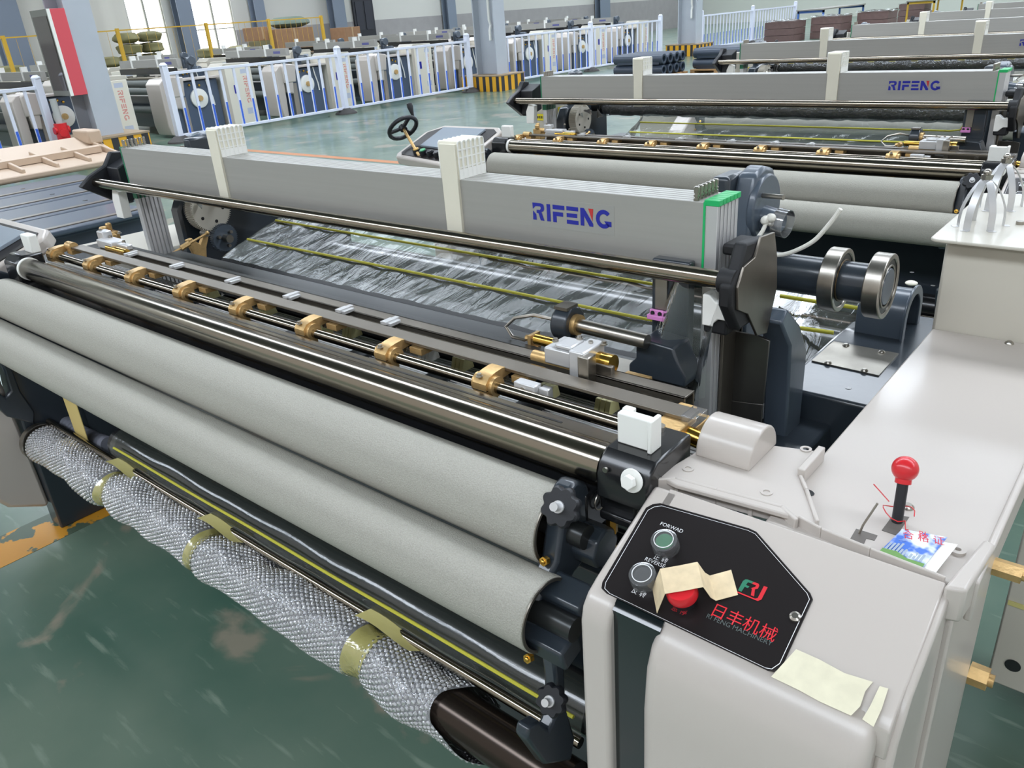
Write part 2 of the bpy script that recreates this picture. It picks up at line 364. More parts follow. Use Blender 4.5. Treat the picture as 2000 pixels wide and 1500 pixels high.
# --- sley bars
b = MB(); b.box(-2.58, -.486, .930, .964, .940, .947); b.build('reed_cap', BRUSH, loom, bev=.0012)
MB().box(-.498, -.474, .928, .966, .935, .9495).build('clear_cap', CLEARP, loom, bev=.001)
b = MB(); b.box(-2.52, -.525, .990, .994, .905, .945).box(-2.52, -.525, .990, 1.022, .941, .945).box(-2.52, -.525, 1.018, 1.022, .90, .945)
ch = b.build('sley_channel', BRUSH, loom, bev=.001)
MB().box(-2.52, -.76, .966, .978, .934, .941).build('sley_rail', CHROME, loom, bev=.001)
b = MB(); b.box(-2.5, -.8, 1.024, 1.05, .915, .938); b.build('slide_rail', DARKM, loom, bev=.002)
cl = MB(); cl.box(-.016, .016, -.014, .014, 0, .006).box(-.006, .006, -.018, .02, .003, .009); clm = cl.mesh('rail_clip', ALUL)
for x in (-2.30, -2.042, -1.771, -1.527, -1.336, -1.19): piece('rail_clip', clm, loom, (x, .983, .944))
br = MB().box(-.024, .024, .004, .02, -.03, -.002).mesh('brass_rest', BRASS)
for i in range(8): piece('brass_rest', br, loom, (-2.30+i*.235, 1.052, .925))
b = MB(); b.box(-.80, -.755, .905, .925, .915, .940).box(-.755, -.735, .915, .93, .91, .935); o = b.build('sensor_block', ALUL, loom, bev=.002)
piece('clamp_bolt', bm_, o, (-.78, .905, .928), (math.pi/2, 0, 0))
for x in (-.70, -.60, -.555): piece('clamp_bolt', boltmesh('channel_bolt', .006, .009, STEEL), ch, (x, .990, .922), (math.pi/2, 0, 0))
# pale clips along the wires
yc = MB()
for i in range(3): yc.prX([(-.018, 0), (.018, 0), (.012, .022), (-.010, .025)], i*.011-.015, i*.011-.006)
ycm = yc.mesh('wire_clip', YPLA); ywm = yc.mesh('wire_clip_white', WPLA)
for x, y, m_ in ((-1.962, 1.030, ycm), (-1.70, 1.03, ycm), (-1.457, 1.013, ycm), (-1.386, 1.040, ycm), (-1.135, 1.036, ywm), (-1.04, 1.038, ycm), (-.815, 1.025, ycm), (-.693, 1.035, ycm)):
    piece('wire_clip', m_, loom, (x, y-.012, .862))
b = MB()
for i in range(4): b.prX([(.865, .86), (.90, .86), (.897, .874), (.868, .876)], -.66+i*.012, -.652+i*.012)
b.build('wire_clip', WPLA, loom, bev=.002)
# --- temple head near the right end
tp = MB(); tp.box(-.795, -.735, .985, 1.045, .945, .975).box(-.735, -.705, .975, 1.04, .925, .985); tp.box(-.775, -.74, .99, 1.03, .975, .983)
th = tp.build('temple_head', ALUL, loom, bev=.003)
MB().box(-.712, -.690, .968, .992, .932, .982).build('temple_jaw', STEEL, th, bev=.002)
MB().cyl((-.705, 1.02, .955), (-.675, 1.02, .955), .017, 24).build('brass_roll', BRIGHTBRASS, th)
MB().cyl((-.83, 1.0, .945), (-.74, 1.0, .945), .011, 18).build('brass_roll', BRASS, th)
MB().cyl((-.86, 1.045, .955), (-.80, 1.045, .955), .010, 16).build('brass_roll', BRIGHTBRASS, th)
for x, y in ((-.78, 1.0), (-.75, 1.03), (-.72, 1.02), (-.70, 1.03)): piece('clamp_bolt', bm_, th, (x, y, .983))
MB().box(-.70, -.665, 1.0, 1.01, .92, .96).build('temple_jaw', BRUSH, th, bev=.002)
# --- flat dark beam and short shaft with ring bracket
MB().box(-2.45, -.62, 1.06, 1.20, .86, .885).build('race_board', DARKM, loom, bev=.004)
b = MB(); b.prX(band(1.12, .965, .034, .017, -55, 235, 18), -.86, -.825); b.prX([(1.095, .94), (1.14, .94), (1.15, .885), (1.09, .885)], -.86, -.825)
rb = b.build('ring_bracket', NAVY, loom, bev=.004)
MB().box(-.858, -.828, 1.10, 1.135, .996, 1.002).build('top_plate', BRUSH, rb)
MB().cyl((-.86, 1.12, .965), (-.67, 1.12, .962), .013, 20).build('short_shaft', STEEL, rb)
MB().tube((-.832, 1.12, .965), (-.815, 1.12, .965), .020, .012, 20).build('grease_ring', BRASS, rb)
b = MB(); b.sweep([(-.86, 1.10, .975), (-.89, 1.08, .985), (-.93, 1.07, .975), (-.95, 1.065, .955), (-.93, 1.06, .94), (-.90, 1.06, .94), (-.88, 1.065, .95)], .0035, 8); b.build('oil_hose', STEEL, rb)
b = MB(); b.box(-.885, -.878, 1.05, 1.08, .905, .955).cyl((-.895, 1.06, .945), (-.87, 1.06, .95), .006, 8).cyl((-.895, 1.065, .925), (-.87, 1.065, .925), .007, 6); b.build('hose_fitting', BRASS, rb)
b = MB(); b.prY([(-.715, .885), (-.60, .885), (-.60, .905), (-.615, .93), (-.625, .955), (-.69, .96), (-.70, .945), (-.70, .92), (-.715, .905)], 1.13, 1.19); b.prY([(-.705, .90), (-.63, .90), (-.63, 1.09), (-.705, 1.09)], 1.193, 1.216)
pd = b.build('pedestal', NAVY, loom, bev=.004)
g0, g1 = pY(1281, 560, 1.1915), pY(1303, 606, 1.1915); MB().box(g0.x, g1.x, 1.1895, 1.1925, g1.z, 1.085).build('steel_strip', STAIN, pd)
g0, g1 = pY(1271, 602, 1.188), pY(1298, 622, 1.188); b = MB(); b.box(g0.x, g1.x, 1.183, 1.1895, g1.z+.004, g0.z).box(g0.x-.002, g1.x+.002, 1.177, 1.1895, g1.z-.003, g1.z+.006); pk = b.build('pink_clip', PINK, pd, bev=.0015)
for x in (g0.x+.007, g1.x-.007): piece('clip_screw', boltmesh('clip_screw', .003, .003, DARKM), pk, (x, 1.183, g0.z-.006), (math.pi/2, 0, 0))
MB().box(-.82, -.715, 1.06, 1.18, .885, .888).build('steel_plate', STAIN, pd)
# --- left end mechanism
b = MB(); b.prX([(1.335, .70), (1.75, .70), (1.75, 1.0), (1.6, 1.05), (1.37, 1.02), (1.335, .96)], -2.72, -2.66); b.build('gear_box', NAVY, loom, bev=.01)
def gear(c, r, t, n, name, m, par=None):
    b = MB(); pr = []
    for i in range(n):
        for k, rr in ((0, .95), (.25, .95), (.35, 1.02), (.65, 1.02), (.75, .95)):
            a = 2*math.pi*(i+k)/n; pr.append((c[1]+r*rr*math.cos(a), c[2]+r*rr*math.sin(a)))
    b.prX(pr, c[0], c[0]+t); return b.build(name, m, par or loom)
g = gear((-2.58, 1.43, .855), .048, .02, 44, 'gear_wheel', BLUEST)
MB().cyl((-2.56, 1.43, .855), (-2.53, 1.43, .855), .014, 20).build('hub', STEEL, g)
for a in (40, 160, 280):
    p = Vector((-2.56, 1.43+.028*math.cos(math.radians(a)), .855+.028*math.sin(math.radians(a)))); MB().cyl(p, p+Vector((.012, 0, 0)), .006, 8).build('bolt', STEEL, g)
pl = gear((-2.64, 1.42, .955), .075, .045, 70, 'belt_pulley', BEIGE2)
for a in range(5):
    p = Vector((-2.597, 1.42+.045*math.cos(a*1.25+1.2), .955+.045*math.sin(a*1.25+1.2))); MB().cyl(p, p+Vector((.003, 0, 0)), .006, 10).build('hole', DARK, pl)
b = MB(); rr_ = random.Random(3)
for i in range(7):
    p = Vector((-2.57, 1.36+i*.03, 1.0+.02*math.sin(i*2.1))); q = [p+Vector((rr_.uniform(-.02, .03), rr_.uniform(-.03, .03), rr_.uniform(-.035, .03))) for k in range(4)]; b.add(q, [(0, 1, 2), (0, 2, 3), (0, 1, 3)])
b.build('foil_wrap', mat('crumpled_foil', (225, 220, 212), .15, .9), pl, fix=False)
b = MB(); b.prX([(1.30, .80), (1.335, .80), (1.345, .845), (1.365, .885), (1.345, .888), (1.325, .86), (1.30, .888), (1.28, .885), (1.292, .84)], -2.56, -2.545); fk = b.build('brass_fork', BRASS, loom, bev=.002)
MB().cyl((-2.565, 1.352, .892), (-2.53, 1.352, .892), .010, 16).build('fork_roller', STEEL, fk)
b = MB(); b.cyl((-2.52, 1.20, .86), (-2.50, 1.33, .90), .004, 10).sph((-2.50, 1.335, .902), .007, 10, 8).cyl((-2.515, 1.24, .872), (-2.51, 1.27, .882), .009, 6); b.build('link_rod', BRASS, loom)
b = MB(); b.box(-2.52, -2.42, .985, 1.03, .94, .965).box(-2.54, -2.50, 1.0, 1.03, .95, .985).box(-2.44, -2.36, 1.0, 1.02, .945, .96); o = b.build('temple_head', ALUL, loom, bev=.003)
MB().cyl((-2.46, .99, .945), (-2.34, .99, .945), .010, 16).build('brass_roll', BRIGHTBRASS, o)
for i in range(5): piece('clamp_bolt', bm_, o, (-2.53+i*.035, 1.01+.01*(i % 2), .985-.02*(i % 3)))
b = MB(); b.box(-2.66, -2.61, 1.06, 1.10, .90, .955).cyl((-2.63, 1.06, .955), (-2.63, 1.06, .975), .012, 12).cyl((-2.61, 1.07, .945), (-2.585, 1.07, .945), .010, 12).cyl((-2.645, 1.085, .955), (-2.645, 1.085, .98), .009, 12); b.build('valve_block', BRASS, loom, bev=.004)
MB().cyl((-2.62, .94, .945), (-2.58, .94, .945), .014, 20).build('end_bushing', BRASS, loom)
# --- guard rod in front of the heald frames with its two end plates
MB().cyl((-2.86, 1.175, 1.0755), (-.535, 1.175, 1.0755), .0157, 32).build('guard_rod', CHROME, loom)
b = MB(); b.prX([(1.12, 1.07), (1.16, 1.10), (1.22, 1.125), (1.25, 1.165), (1.30, 1.16), (1.30, 1.02), (1.28, .985), (1.24, .99), (1.18, 1.03)], -2.885, -2.86); b.prX([(1.22, 1.12), (1.30, 1.15), (1.30, 1.02), (1.22, 1.0)], -2.86, -2.78)
b.build('rod_end_plate', BLK, loom, bev=.004)
b = MB(); b.prX([(1.18, 1.10), (1.20, 1.135), (1.29, 1.125), (1.30, 1.06), (1.29, .985), (1.19, .985), (1.15, 1.04), (1.15, 1.075)], -.555, -.532)
b.prX([(1.23, 1.12), (1.30, 1.12), (1.30, 1.10), (1.23, 1.10)], -.59, -.55); b.box(-.60, -.555, 1.19, 1.23, .97, 1.03)
re_ = b.build('rod_bracket', RUB, loom, bev=.005)
MB().tube((-.562, 1.175, 1.0755), (-.535, 1.175, 1.0755), .021, .0155, 20).build('rubber_sleeve', RUB, re_)
MB().prX([(1.165, 1.07), (1.185, 1.10), (1.225, 1.105), (1.245, 1.135), (1.30, 1.13), (1.318, 1.083), (1.328, 1.023), (1.297, .945), (1.255, .955), (1.21, 1.01), (1.17, 1.03)], -.532, -.527).build('side_plate', BRUSH, re_, bev=.001)
b = MB(); b.prY([(-.60, .985), (-.585, .985), (-.57, 1.0), (-.55, 1.0), (-.535, 1.02), (-.535, 1.033), (-.575, 1.03), (-.588, 1.042), (-.60, 1.042)], 1.185, 1.215); o = b.build('guide_block', WPLA, loom, bev=.002)
piece('clamp_bolt', boltmesh('guide_bolt', .008, .012, STEEL), o, (-.556, 1.20, 1.03))
b = MB(); b.prY([(-2.80, .96), (-2.75, .96), (-2.745, 1.05), (-2.78, 1.06), (-2.80, 1.02)], 1.185, 1.215); b.build('guide_block', WPLA, loom, bev=.002)
# channel behind the heald posts on the right and the dark steel plate
b = MB(); b.box(-.594, -.588, 1.25, 1.33, .62, 1.05).box(-.625, -.588, 1.315, 1.325, .62, 1.05); b.build('frame_channel', BRUSH, loom, bev=.001)
b = MB(); b.prY([(-.59, .79), (-.526, .80), (-.523, .93), (-.545, .935), (-.60, .935), (-.60, .79)], 1.30, 1.306); b.prY([(-.60, .62), (-.526, .62), (-.526, .80), (-.60, .79)], 1.298, 1.304)
b.build('steel_shield', mat('grey_shield', (104, 102, 98), .32, .85), loom, bev=.001)
# curved blue grey arm behind
b = MB(); b.prX([(1.38, .62), (1.45, .62), (1.45, .86), (1.40, .93), (1.33, .985), (1.305, .965), (1.36, .90), (1.37, .80)], -.555, -.505); b.build('frame_arm', BLUEST, loom, bev=.005)
# --- dark block with the stainless plate, saddle
b = MB(); b.prZ([(-.565, 1.47), (-.36, 1.47), (-.36, 2.02), (-.50, 2.02), (-.565, 1.90)], .52, .76); db = b.build('gear_housing', NAVY, loom, bev=.008)
q = [pZ(*t, .7605) for t in ((1585, 706), (1628, 668), (1755, 692), (1716, 735))]
MB().prism(q, (0, 0, .0025)).build('cover_plate', STAIN, db)
scm = MB(); scm.lathe([(.0078, 0), (.0072, .4), (.004, 1), (0, 1)], (0, 0, 0), (0, 0, .005), 16); scm = scm.mesh('pan_screw', STEEL)
for t in ((1617, 709), (1652, 675), (1722, 688), (1688, 724)): piece('pan_screw', scm, db, pZ(*t, .763))
hm = MB().cyl((0, 0, 0), (0, 0, .0006), .006, 14).mesh('bolt_hole', DARK)
for t in ((1561, 737), (1657, 758), (1676, 627), (1765, 642), (1781, 532), (1822, 558)): piece('bolt_hole', hm, db, pZ(*t, .7601))
MB().sph(pZ(1780, 553, .76), .016, 18, 8, sz=.4).build('rubber_plug', CPLA, db)
def arch(x0, x1, c, ro, ri, h, nm, m, par):
    b = MB(); b.prX(arc(c[0], c[1], ro, 0, 180, 16)+[(c[0]-ro, c[1]-h), (c[0]-ri, c[1]-h)]+arc(c[0], c[1], ri, 180, 0, 16)+[(c[0]+ri, c[1]-h), (c[0]+ro, c[1]-h)], x0, x1); return b.build(nm, m, par, bev=.002)
arch(-.535, -.43, (1.90, .80), .062, .052, .045, 'saddle', BLUEST, db)
arch(-.432, -.426, (1.90, .80), .072, .050, .045, 'saddle_flange', BLUEST, db)
# --- beam shaft with two bearings
SY, SZ = 1.47, 1.005
sh = MB().cyl((-.62, SY, SZ), (-.40, SY, SZ), .037, 28).build('beam_shaft', NAVY, loom)
for x in (-.487, -.407):
    o = MB().tube((x, SY, SZ), (x+.030, SY, SZ), .060, .050, 44).build('bearing', STEEL, sh, bev=.002)
    MB().tube((x+.002, SY, SZ), (x+.027, SY, SZ), .0505, .039, 40).build('bearing_seal', DARKM, o)
    MB().tube((x+.001, SY, SZ), (x+.029, SY, SZ), .040, .0365, 36).build('inner_ring', STEEL if x > -.45 else BROWN, o, bev=.001)
MB().lathe([(.0365, 0), (.0365, .7), (.033, 1)], (-.40, SY, SZ), (-.378, SY, SZ), 32).build('shaft_end', BLUEST, sh)
# --- blue grey tension lever standing behind the heald frames
for sx, x in ((1, -.655), (-1, -2.70)):
    b = MB(); b.prX([(1.44, .70), (1.55, .70), (1.55, 1.02), (1.575, 1.08), (1.575, 1.14), (1.54, 1.19), (1.50, 1.20), (1.46, 1.19), (1.44, 1.14), (1.44, 1.05), (1.45, 1.0)], x-.02, x+.02)
    o = b.build('tension_lever', BLUEST, loom, bev=.008)
    b = MB(); b.box(x-.055*sx, x-.018*sx, 1.42, 1.50, 1.12, 1.19); b.build('lever_head', NAVY, o, bev=.008)
    MB().cyl((x+.012*sx, 1.50, 1.12), (x+.028*sx, 1.50, 1.12), .065, 28).build('lever_disc', BLUEST, o, bev=.004)
    MB().cyl((x+.02*sx, 1.49, 1.10), (x+.065*sx, 1.485, 1.098), .028, 24, .022).build('spring_cup', BLUEST, o, bev=.003)
    MB().tube((x+.055*sx, 1.485, 1.098), (x+.078*sx, 1.483, 1.096), .027, .0255, 24).build('clear_collar', CLEARP, o)
    MB().cyl((x+.03*sx, 1.47, 1.15), (x+.075*sx, 1.46, 1.152), .005, 10).build('grease_nipple', STEEL, o)
    b = MB(); p = Vector((x-.02*sx, 1.42, 1.17)); b.cyl((x-.04*sx, 1.419, 1.155), (x-.04*sx, 1.413, 1.155), .008, 14); b.build('bolt', STEEL, o)
# --- film-wrapped back rest under the heald frames
MB().cyl((-2.60, 1.62, 1.0), (-.70, 1.62, 1.0), .045, 28).build('back_rest', DARK, loom)
MB().cyl((-2.62, 1.62, 1.0), (-2.75, 1.62, 1.0), .03, 20).build('rest_end', DARKM, loom)
MB().cyl((-2.65, 1.95, .62), (-.60, 1.95, .62), .09, 40).build('warp_beam', DARK, loom)
# --- right arm: top plate, housing, cabinet
AZ = .905  # arm plate, rear housing and control cover coordinates scaled down about the camera position
b = MB(); b.prZ([(-.314, .808), (-.085, .808), (-.085, 1.564), (-.314, 1.564)], AZ-.016, AZ); tpz = b.build('arm_plate', BEIGE, loom, bev=.003)
b = MB(); b.box(-.087, -.078, .82, 1.60, AZ-.05, AZ+.005); b.build('edge_rail', BEIGE, tpz, bev=.003)
piece('pan_screw', scm, tpz, pZ(1773, 991, AZ)); piece('pan_screw', scm, tpz, pZ(1971, 671, AZ))
hc_ = pZ(1574, 962, AZ); MB().prZ([(hc_.x+.011*math.cos(t*.4), hc_.y+.0085*math.sin(t*.4)) for t in range(16)], AZ+.0002, AZ+.0005).build('oblong_hole', DARK, tpz)
b = MB(); b.box(-.316, .05, 1.564, 1.93, AZ-.01, 1.071); hs = b.build('rear_housing', BEIGE2, loom, bev=.006)
b = MB(); b.prZ(roundrect(-.337, .085, 1.53, 1.94, .017), 1.078, 1.084); ld = b.build('housing_lid', BEIGE2, loom, bev=.002)
def claw(cx, cy):
    z0, hh = 1.0845, .088; top = Vector((cx, cy, z0+hh))
    for k, (dx, dy) in enumerate(((-.030, -.017), (-.010, -.042), (.026, -.030), (.038, .017), (-.017, .034))):
        ft = Vector((cx+dx, cy+dy, z0)); sd = Vector((-dy, dx, 0)).normalized()*.0065; b = MB(); pts = []
        for i in range(9):
            t = i/8; u = min(1, t*1.25); hz = Vector((dx, dy, 0))*(math.sin(u*1.1)/math.sin(1.1) if t < .8 else 1); pts.append(Vector((cx, cy, 0))+hz+Vector((0, 0, z0+hh-hh*(t**1.5))))
        pts.append(ft+Vector((dx, dy, 0)).normalized()*.010)
        vs = []; nrm = Vector((dx, dy, .05)).normalized()*.0013
        for p_ in pts: vs += [p_-sd, p_+sd, p_+sd-nrm, p_-sd-nrm]
        n = len(pts); b.add(vs, [(i*4+j, i*4+(j+1) % 4, i*4+4+(j+1) % 4, i*4+4+j) for i in range(n-1) for j in range(4)]+[(0, 1, 2, 3), (n*4-4, n*4-3, n*4-2, n*4-1)])
        b.build('strap', ALUL, ld)
    b = MB(); b.cyl(top-Vector((0, 0, .003)), top+Vector((0, 0, .005)), .0095, 8).sph(top+Vector((0, 0, .0085)), .007, 12, 8); b.build('strap_nut', STEEL, ld)
claw(-.285, 1.653); claw(-.285, 1.82)
b = MB(); p = pZ(1992, 438, 1.084); b.cyl(p, p+Vector((0, 0, .006)), .007, 16); b.build('lid_screw', STEEL, ld)
b = MB(); b.box(-.094, .30, 1.495, 1.90, .20, .86); cb = b.build('side_cabinet', BEIGE2, loom, bev=.004)
c_ = pY(1978, 1300, 1.494); MB().cyl(c_, c_+Vector((0, -.001, 0)), .014, 24).build('cable_hole', DARK, cb)
MB().box(-.09, .30, 1.492, 1.4945, .40, .41).build('yellow_seam', YTAPE, cb)
# --- inner shroud with the rounded hump
SH = [pZ(*t, AZ+.010) for t in ((1283, 930), (1345, 893), (1385, 868), (1420, 860), (1605, 884), (1600, 892), (1562, 932), (1568, 950), (1590, 1003), (1598, 1028), (1555, 1012), (1320, 948))]
b = MB(); b.prism([(t.x, t.y, AZ+.004) for t in SH], (0, 0, .008)); sd_ = b.build('inner_shroud', BEIGE, loom, bev=.002)
def rail(px, w, z0, z1, nm, par):
    b = MB()
    for i in range(len(px)-1):
        p, q = pZ(*px[i], AZ+.010), pZ(*px[i+1], AZ+.010); b.bar((p.x, p.y, AZ+(z0+z1)/2), (q.x, q.y, AZ+(z0+z1)/2), w, z1-z0)
    return b.build(nm, BEIGE, par, bev=.0015)
rail([(1285, 938), (1320, 936), (1400, 958), (1528, 992), (1556, 1018)], .006, -.012, .013, 'shroud_rim', sd_)
rail([(1604, 886), (1563, 932)], .010, .0, .022, 'shroud_rim', sd_); rail([(1563, 934), (1575, 962), (1596, 1024)], .005, .0, .016, 'shroud_rim', sd_)
for t in ((1325, 946), (1468, 985)):
    p = pZ(*t, AZ); MB().box(p.x, p.x+.005, p.y-.010, p.y+.004, AZ-.014, AZ+.004).build('clip_tab', BEIGE, sd_)
for t in ((1344, 916), (1497, 962), (1574, 878)): p = pZ(*t, AZ+.012); MB().tube(p, p+Vector((0, 0, .0015)), .008, .0045, 18).build('screw_eye', BEIGE, sd_)
h0, h1 = pZ(1464, 917, AZ+.012), pZ(1520, 872, AZ+.012); hcy = (h0.y+h1.y)/2; hr_ = (h1.y-h0.y)/2+.006
b = MB(); b.prX([(hcy-hr_, AZ+.011)]+arc(hcy, AZ+.013, hr_, 175, 5, 14)+[(hcy+hr_, AZ+.011)], -.452, h0.x+.002); b.build('hump', BEIGE, sd_, bev=.003, seg=3)
# --- front control cover
K = .42; nS = Vector((0, -K, 1)).normalized(); uS = Vector((0, 1, K)).normalized()
def sl(y): return .9135-K*(.7905-y)
prof = [(.795, sl(.795)), (.650, sl(.650)), (.631, .844), (.619, .830), (.614, .81), (.614, .05), (.80, .05)]
cv = MB(); cv.prX(prof, -.463, -.421); rim = cv.build('control_cover', BEIGE, loom, bev=.007, seg=3)
b = MB(); b.prX([(.795, sl(.795)-.003), (.638, sl(.638)-.003), (.628, .837), (.628, .05), (.795, .05)], -.423, -.357); b.build('dark_recess', GLOSSD, rim)
b = MB(); b.prX([(.795, sl(.795)-.004), (.655, sl(.655)-.004), (.634, .842), (.613, .824), (.601, .795), (.595, .735), (.595, .05), (.795, .05)], -.3655, -.115); b.build('front_bulge', BEIGE, rim, bev=.017, seg=5)
b = MB(); b.prX([(.795, sl(.795)-.003), (.672, sl(.672)-.003), (.64, .82), (.625, .735), (.625, .05), (.795, .05)], -.117, -.098); b.build('cover_edge', BEIGE, rim, bev=.006, seg=3)
b = MB(); b.prX([(.795, sl(.795)), (.648, sl(.648)), (.634, .838), (.634, .80), (.795, .80)], -.440, -.105); b.build('cover_top', BEIGE, rim, bev=.002)
b = MB(); b.prX([(.800, .90), (1.18, .885), (1.18, .05), (.800, .05)], -.115, -.100); b.build('side_panel', BEIGE, rim, bev=.003)
b = MB(); b.prX([(.80, .86), (.825, .88), (.825, .4), (.80, .36)], -.102, -.092); b.build('side_rib', BEIGE, rim, bev=.003)
# front lip of the arm plate with the raised corner
rail([(1560, 1012), (1604, 1036), (1700, 1075), (1846, 1132)], .004, -.03, .014, 'plate_lip', tpz)
q0, q1, q2, q3 = [pZ(*t, AZ+.012) for t in ((1842, 1150), (1888, 1158), (1946, 1068), (1922, 1055))]
b = MB(); b.prism([(t.x, t.y, AZ-.03) for t in (q0, q1, q2, q3)], (0, 0, .045)); b.build('plate_lip', BEIGE, tpz, bev=.004)
SLOT = mat('slot_inside', (96, 90, 84), .6)
for pts_ in (((1655, 1062), (1672, 1033), (1714, 1046), (1708, 1056), (1692, 1052), (1684, 1070)), ((1722, 1036), (1745, 1005), (1776, 1010), (1752, 1046))):
    b = MB(); b.prism([pZ(*t, AZ+.0002) for t in pts_], (0, 0, .0004)); b.build('slot_opening', SLOT, tpz)
p = pZ(1870, 1078, AZ); b = MB(); b.tube(p, p+Vector((0, 0, .004)), .009, .0035, 20); b.build('screw_boss', BEIGE, tpz)
# black control panel on the sloping lid
pn = [(1275, 986), (1290, 984), (1463, 1033), (1478, 1040), (1583, 1160), (1588, 1172), (1528, 1302), (1512, 1313), (1500, 1311), (1185, 1160), (1175, 1150), (1177, 1138), (1262, 993)]
b = MB(); b.prism([pS(*t) for t in pn], nS*.002); cpn = b.build('control_panel', PANEL, rim, bev=.0006)
ctr = Vector((0, 0, 0)); pts = [pS(*t, up=.0021) for t in pn]
for t in pts: ctr += t/len(pts)
b = MB(); n = len(pts); inn = [ctr+(t-ctr)*.972 for t in pts]; inn2 = [ctr+(t-ctr)*.966 for t in pts]
b.add(inn+inn2, [(i, (i+1) % n, n+(i+1) % n, n+i) for i in range(n)]); b.build('border_line', WHT, cpn, fix=False)
def at(px, py, up=.0021): return pS(px, py, up=up)
def button(px, py, m, nm):
    c = pS(px, py, up=.002); o = MB().lathe([(.0145, 0), (.0145, .35), (.014, .7), (.0125, .85), (.0125, 1)], c, c+nS*.011, 28).build(nm, BLK, cpn)
    MB().cyl(c+nS*.0107, c+nS*.0125, .0110, 28).build('button_cap', m, o)
    MB().lathe([(.0175, 0), (.0172, .6), (.0165, .92), (.0125, 1), (0, 1)], c, c+nS*.0165, 32, False).build('clear_boot', CLEARP, o)
    MB().tube(c+nS*.0168, c+nS*.0174, .0125, .0115, 32).build('boot_ring', WHT, o)
button(1301, 1068, mat('button_green', (66, 160, 108), .4), 'forward_button'); button(1259, 1134, mat('button_grey', (62, 62, 64), .4), 'reverse_button')
c = pS(1337, 1172, up=.002); es = MB().cyl(c, c+nS*.016, .0145, 28).build('emergency_stop', BLK, cpn)
MB().lathe([(.014, 0), (.0185, .25), (.0185, .7), (.016, .95), (0, 1)], c+nS*.010, c+nS*.028, 32).build('stop_head', RED, es)
c = pS(1553, 1205, up=.002); MB().lathe([(.0065, 0), (.006, .5), (.0035, 1), (0, 1)], c, c+nS*.0035, 20).build('panel_screw', STEEL, cpn)
XD = Vector((1, 0, 0))
text('lettering', 'FORWAD', .0075, WHT, cpn, at(1288, 1025), XD, uS); text('lettering', '正 转', .0085, WHT, cpn, at(1275, 1090), XD, uS)
text('lettering', 'REVERSE', .0075, WHT, cpn, at(1258, 1094), XD, uS); text('lettering', '反 转', .0085, WHT, cpn, at(1232, 1156), XD, uS)
text('lettering', '急 停', .0085, mat('print_red', (170, 34, 44), .4), cpn, at(1310, 1190), XD, uS)
PR = MATS['print_red']
text('lettering', '日丰机械', .0195, mat('print_bright_red', (206, 40, 50), .4), cpn, at(1384, 1198), XD, uS); text('lettering', 'RI FENG MACHINERY', .0082, GRYP, cpn, at(1378, 1206), XD, uS)
mo = at(1440, 1156); yy = (uS+XD*.25).normalized()
shape2d('emblem', [[(0, .1), (0, .8)]+[(.08, .95), (.2, 1), (.62, 1), (.55, .84), (.3, .84), (.27, .62), (.5, .62), (.44, .48), (.25, .48), (.22, .1)]], LOGOG, cpn, mo, XD, yy, .0195)
shape2d('emblem', [[(.45, .9), (.62, 1), (.9, 1), (.98, .9), (.98, .68), (.85, .58), (1.0, .12), (.80, .12), (.68, .54), (.60, .54), (.74, .68), (.80, .72), (.80, .84), (.6, .84)],
                   [(1.22, 1), (1.45, 1), (1.45, .12), (1.3, -.06), (0, -.06), (0, .02), (1.1, .02), (1.22, .12)]], MATS['print_bright_red'], cpn, mo, XD, yy, .0195)
# --- left end: covers and operator console
b = MB(); b.prX([(.46, .70), (.46, .30), (.56, .14), (.665, .085), (.675, .10), (.668, .60), (.68, .72), (.60, .80)], -2.86, -2.745)
b.build('left_cover', BEIGE, loom, bev=.012)
b = MB(); b.prX([(.72, .60), (1.9, .60), (1.9, .80), (1.0, .82), (.86, .86), (.76, .86), (.70, .78)], -3.2, -2.80); lc = b.build('left_cover', BEIGE2, loom, bev=.012)
MB().prX([(1.0, .8205), (1.6, .806), (1.6, .803), (1.0, .817)], -3.15, -2.95).build('cover_step', DARK, lc)
b = MB(); b.prX([(1.5, .80), (1.80, .80), (1.80, 1.0), (1.72, 1.10), (1.5, 1.12)], -3.0, -2.84); yb = b.build('left_housing', BEIGE2, loom, bev=.008)
MB().box(-3.0, -2.855, 1.496, 1.4995, .93, .965).build('warning_sticker', YSTK, yb)
MB().box(-2.8395, -2.838, 1.52, 1.72, .97, 1.0).build('warning_sticker', YSTK, yb); MB().box(-2.8395, -2.838, 1.52, 1.72, .88, .91).build('warning_sticker', mat('faded_sticker', (200, 186, 90), .5), yb)
for i in range(9): MB().box(-2.985+i*.014, -2.977+i*.014, 1.4945, 1.4955, .941, .954).build('sticker_glyph', INKD, yb); MB().box(-2.8379, -2.8375, 1.54+i*.018, 1.549+i*.018, .978, .992).build('sticker_glyph', INKD, yb)
CX = Vector((1, 0, 0)); CU = Vector((0, .945, .325)).normalized(); CN = CX.cross(CU); c0 = Vector((-3.27, .60, .85))
def cp(u, v, e=0): return c0+CX*u+CU*v+CN*e
b = MB(); b.prism([cp(u, v, -.05) for u, v in ((.02, .03), (.47, -.03), (.52, .02), (.52, .34), (.47, .38), (.08, .38), (0, .30), (0, .06))], CN*.05); cs = b.build('operator_console', BEIGE, loom, bev=.01, seg=3)
b = MB(); b.box(-3.2, -2.80, .66, .86, .60, .83); b.build('console_stand', BEIGE2, cs)
b = MB(); b.prism([cp(u, v, .0) for u, v in ((.05, .05), (.46, .0), (.50, .03), (.50, .32), (.46, .35), (.10, .35), (.03, .29), (.03, .07))], CN*.003); b.build('console_panel', PANEL, cs)
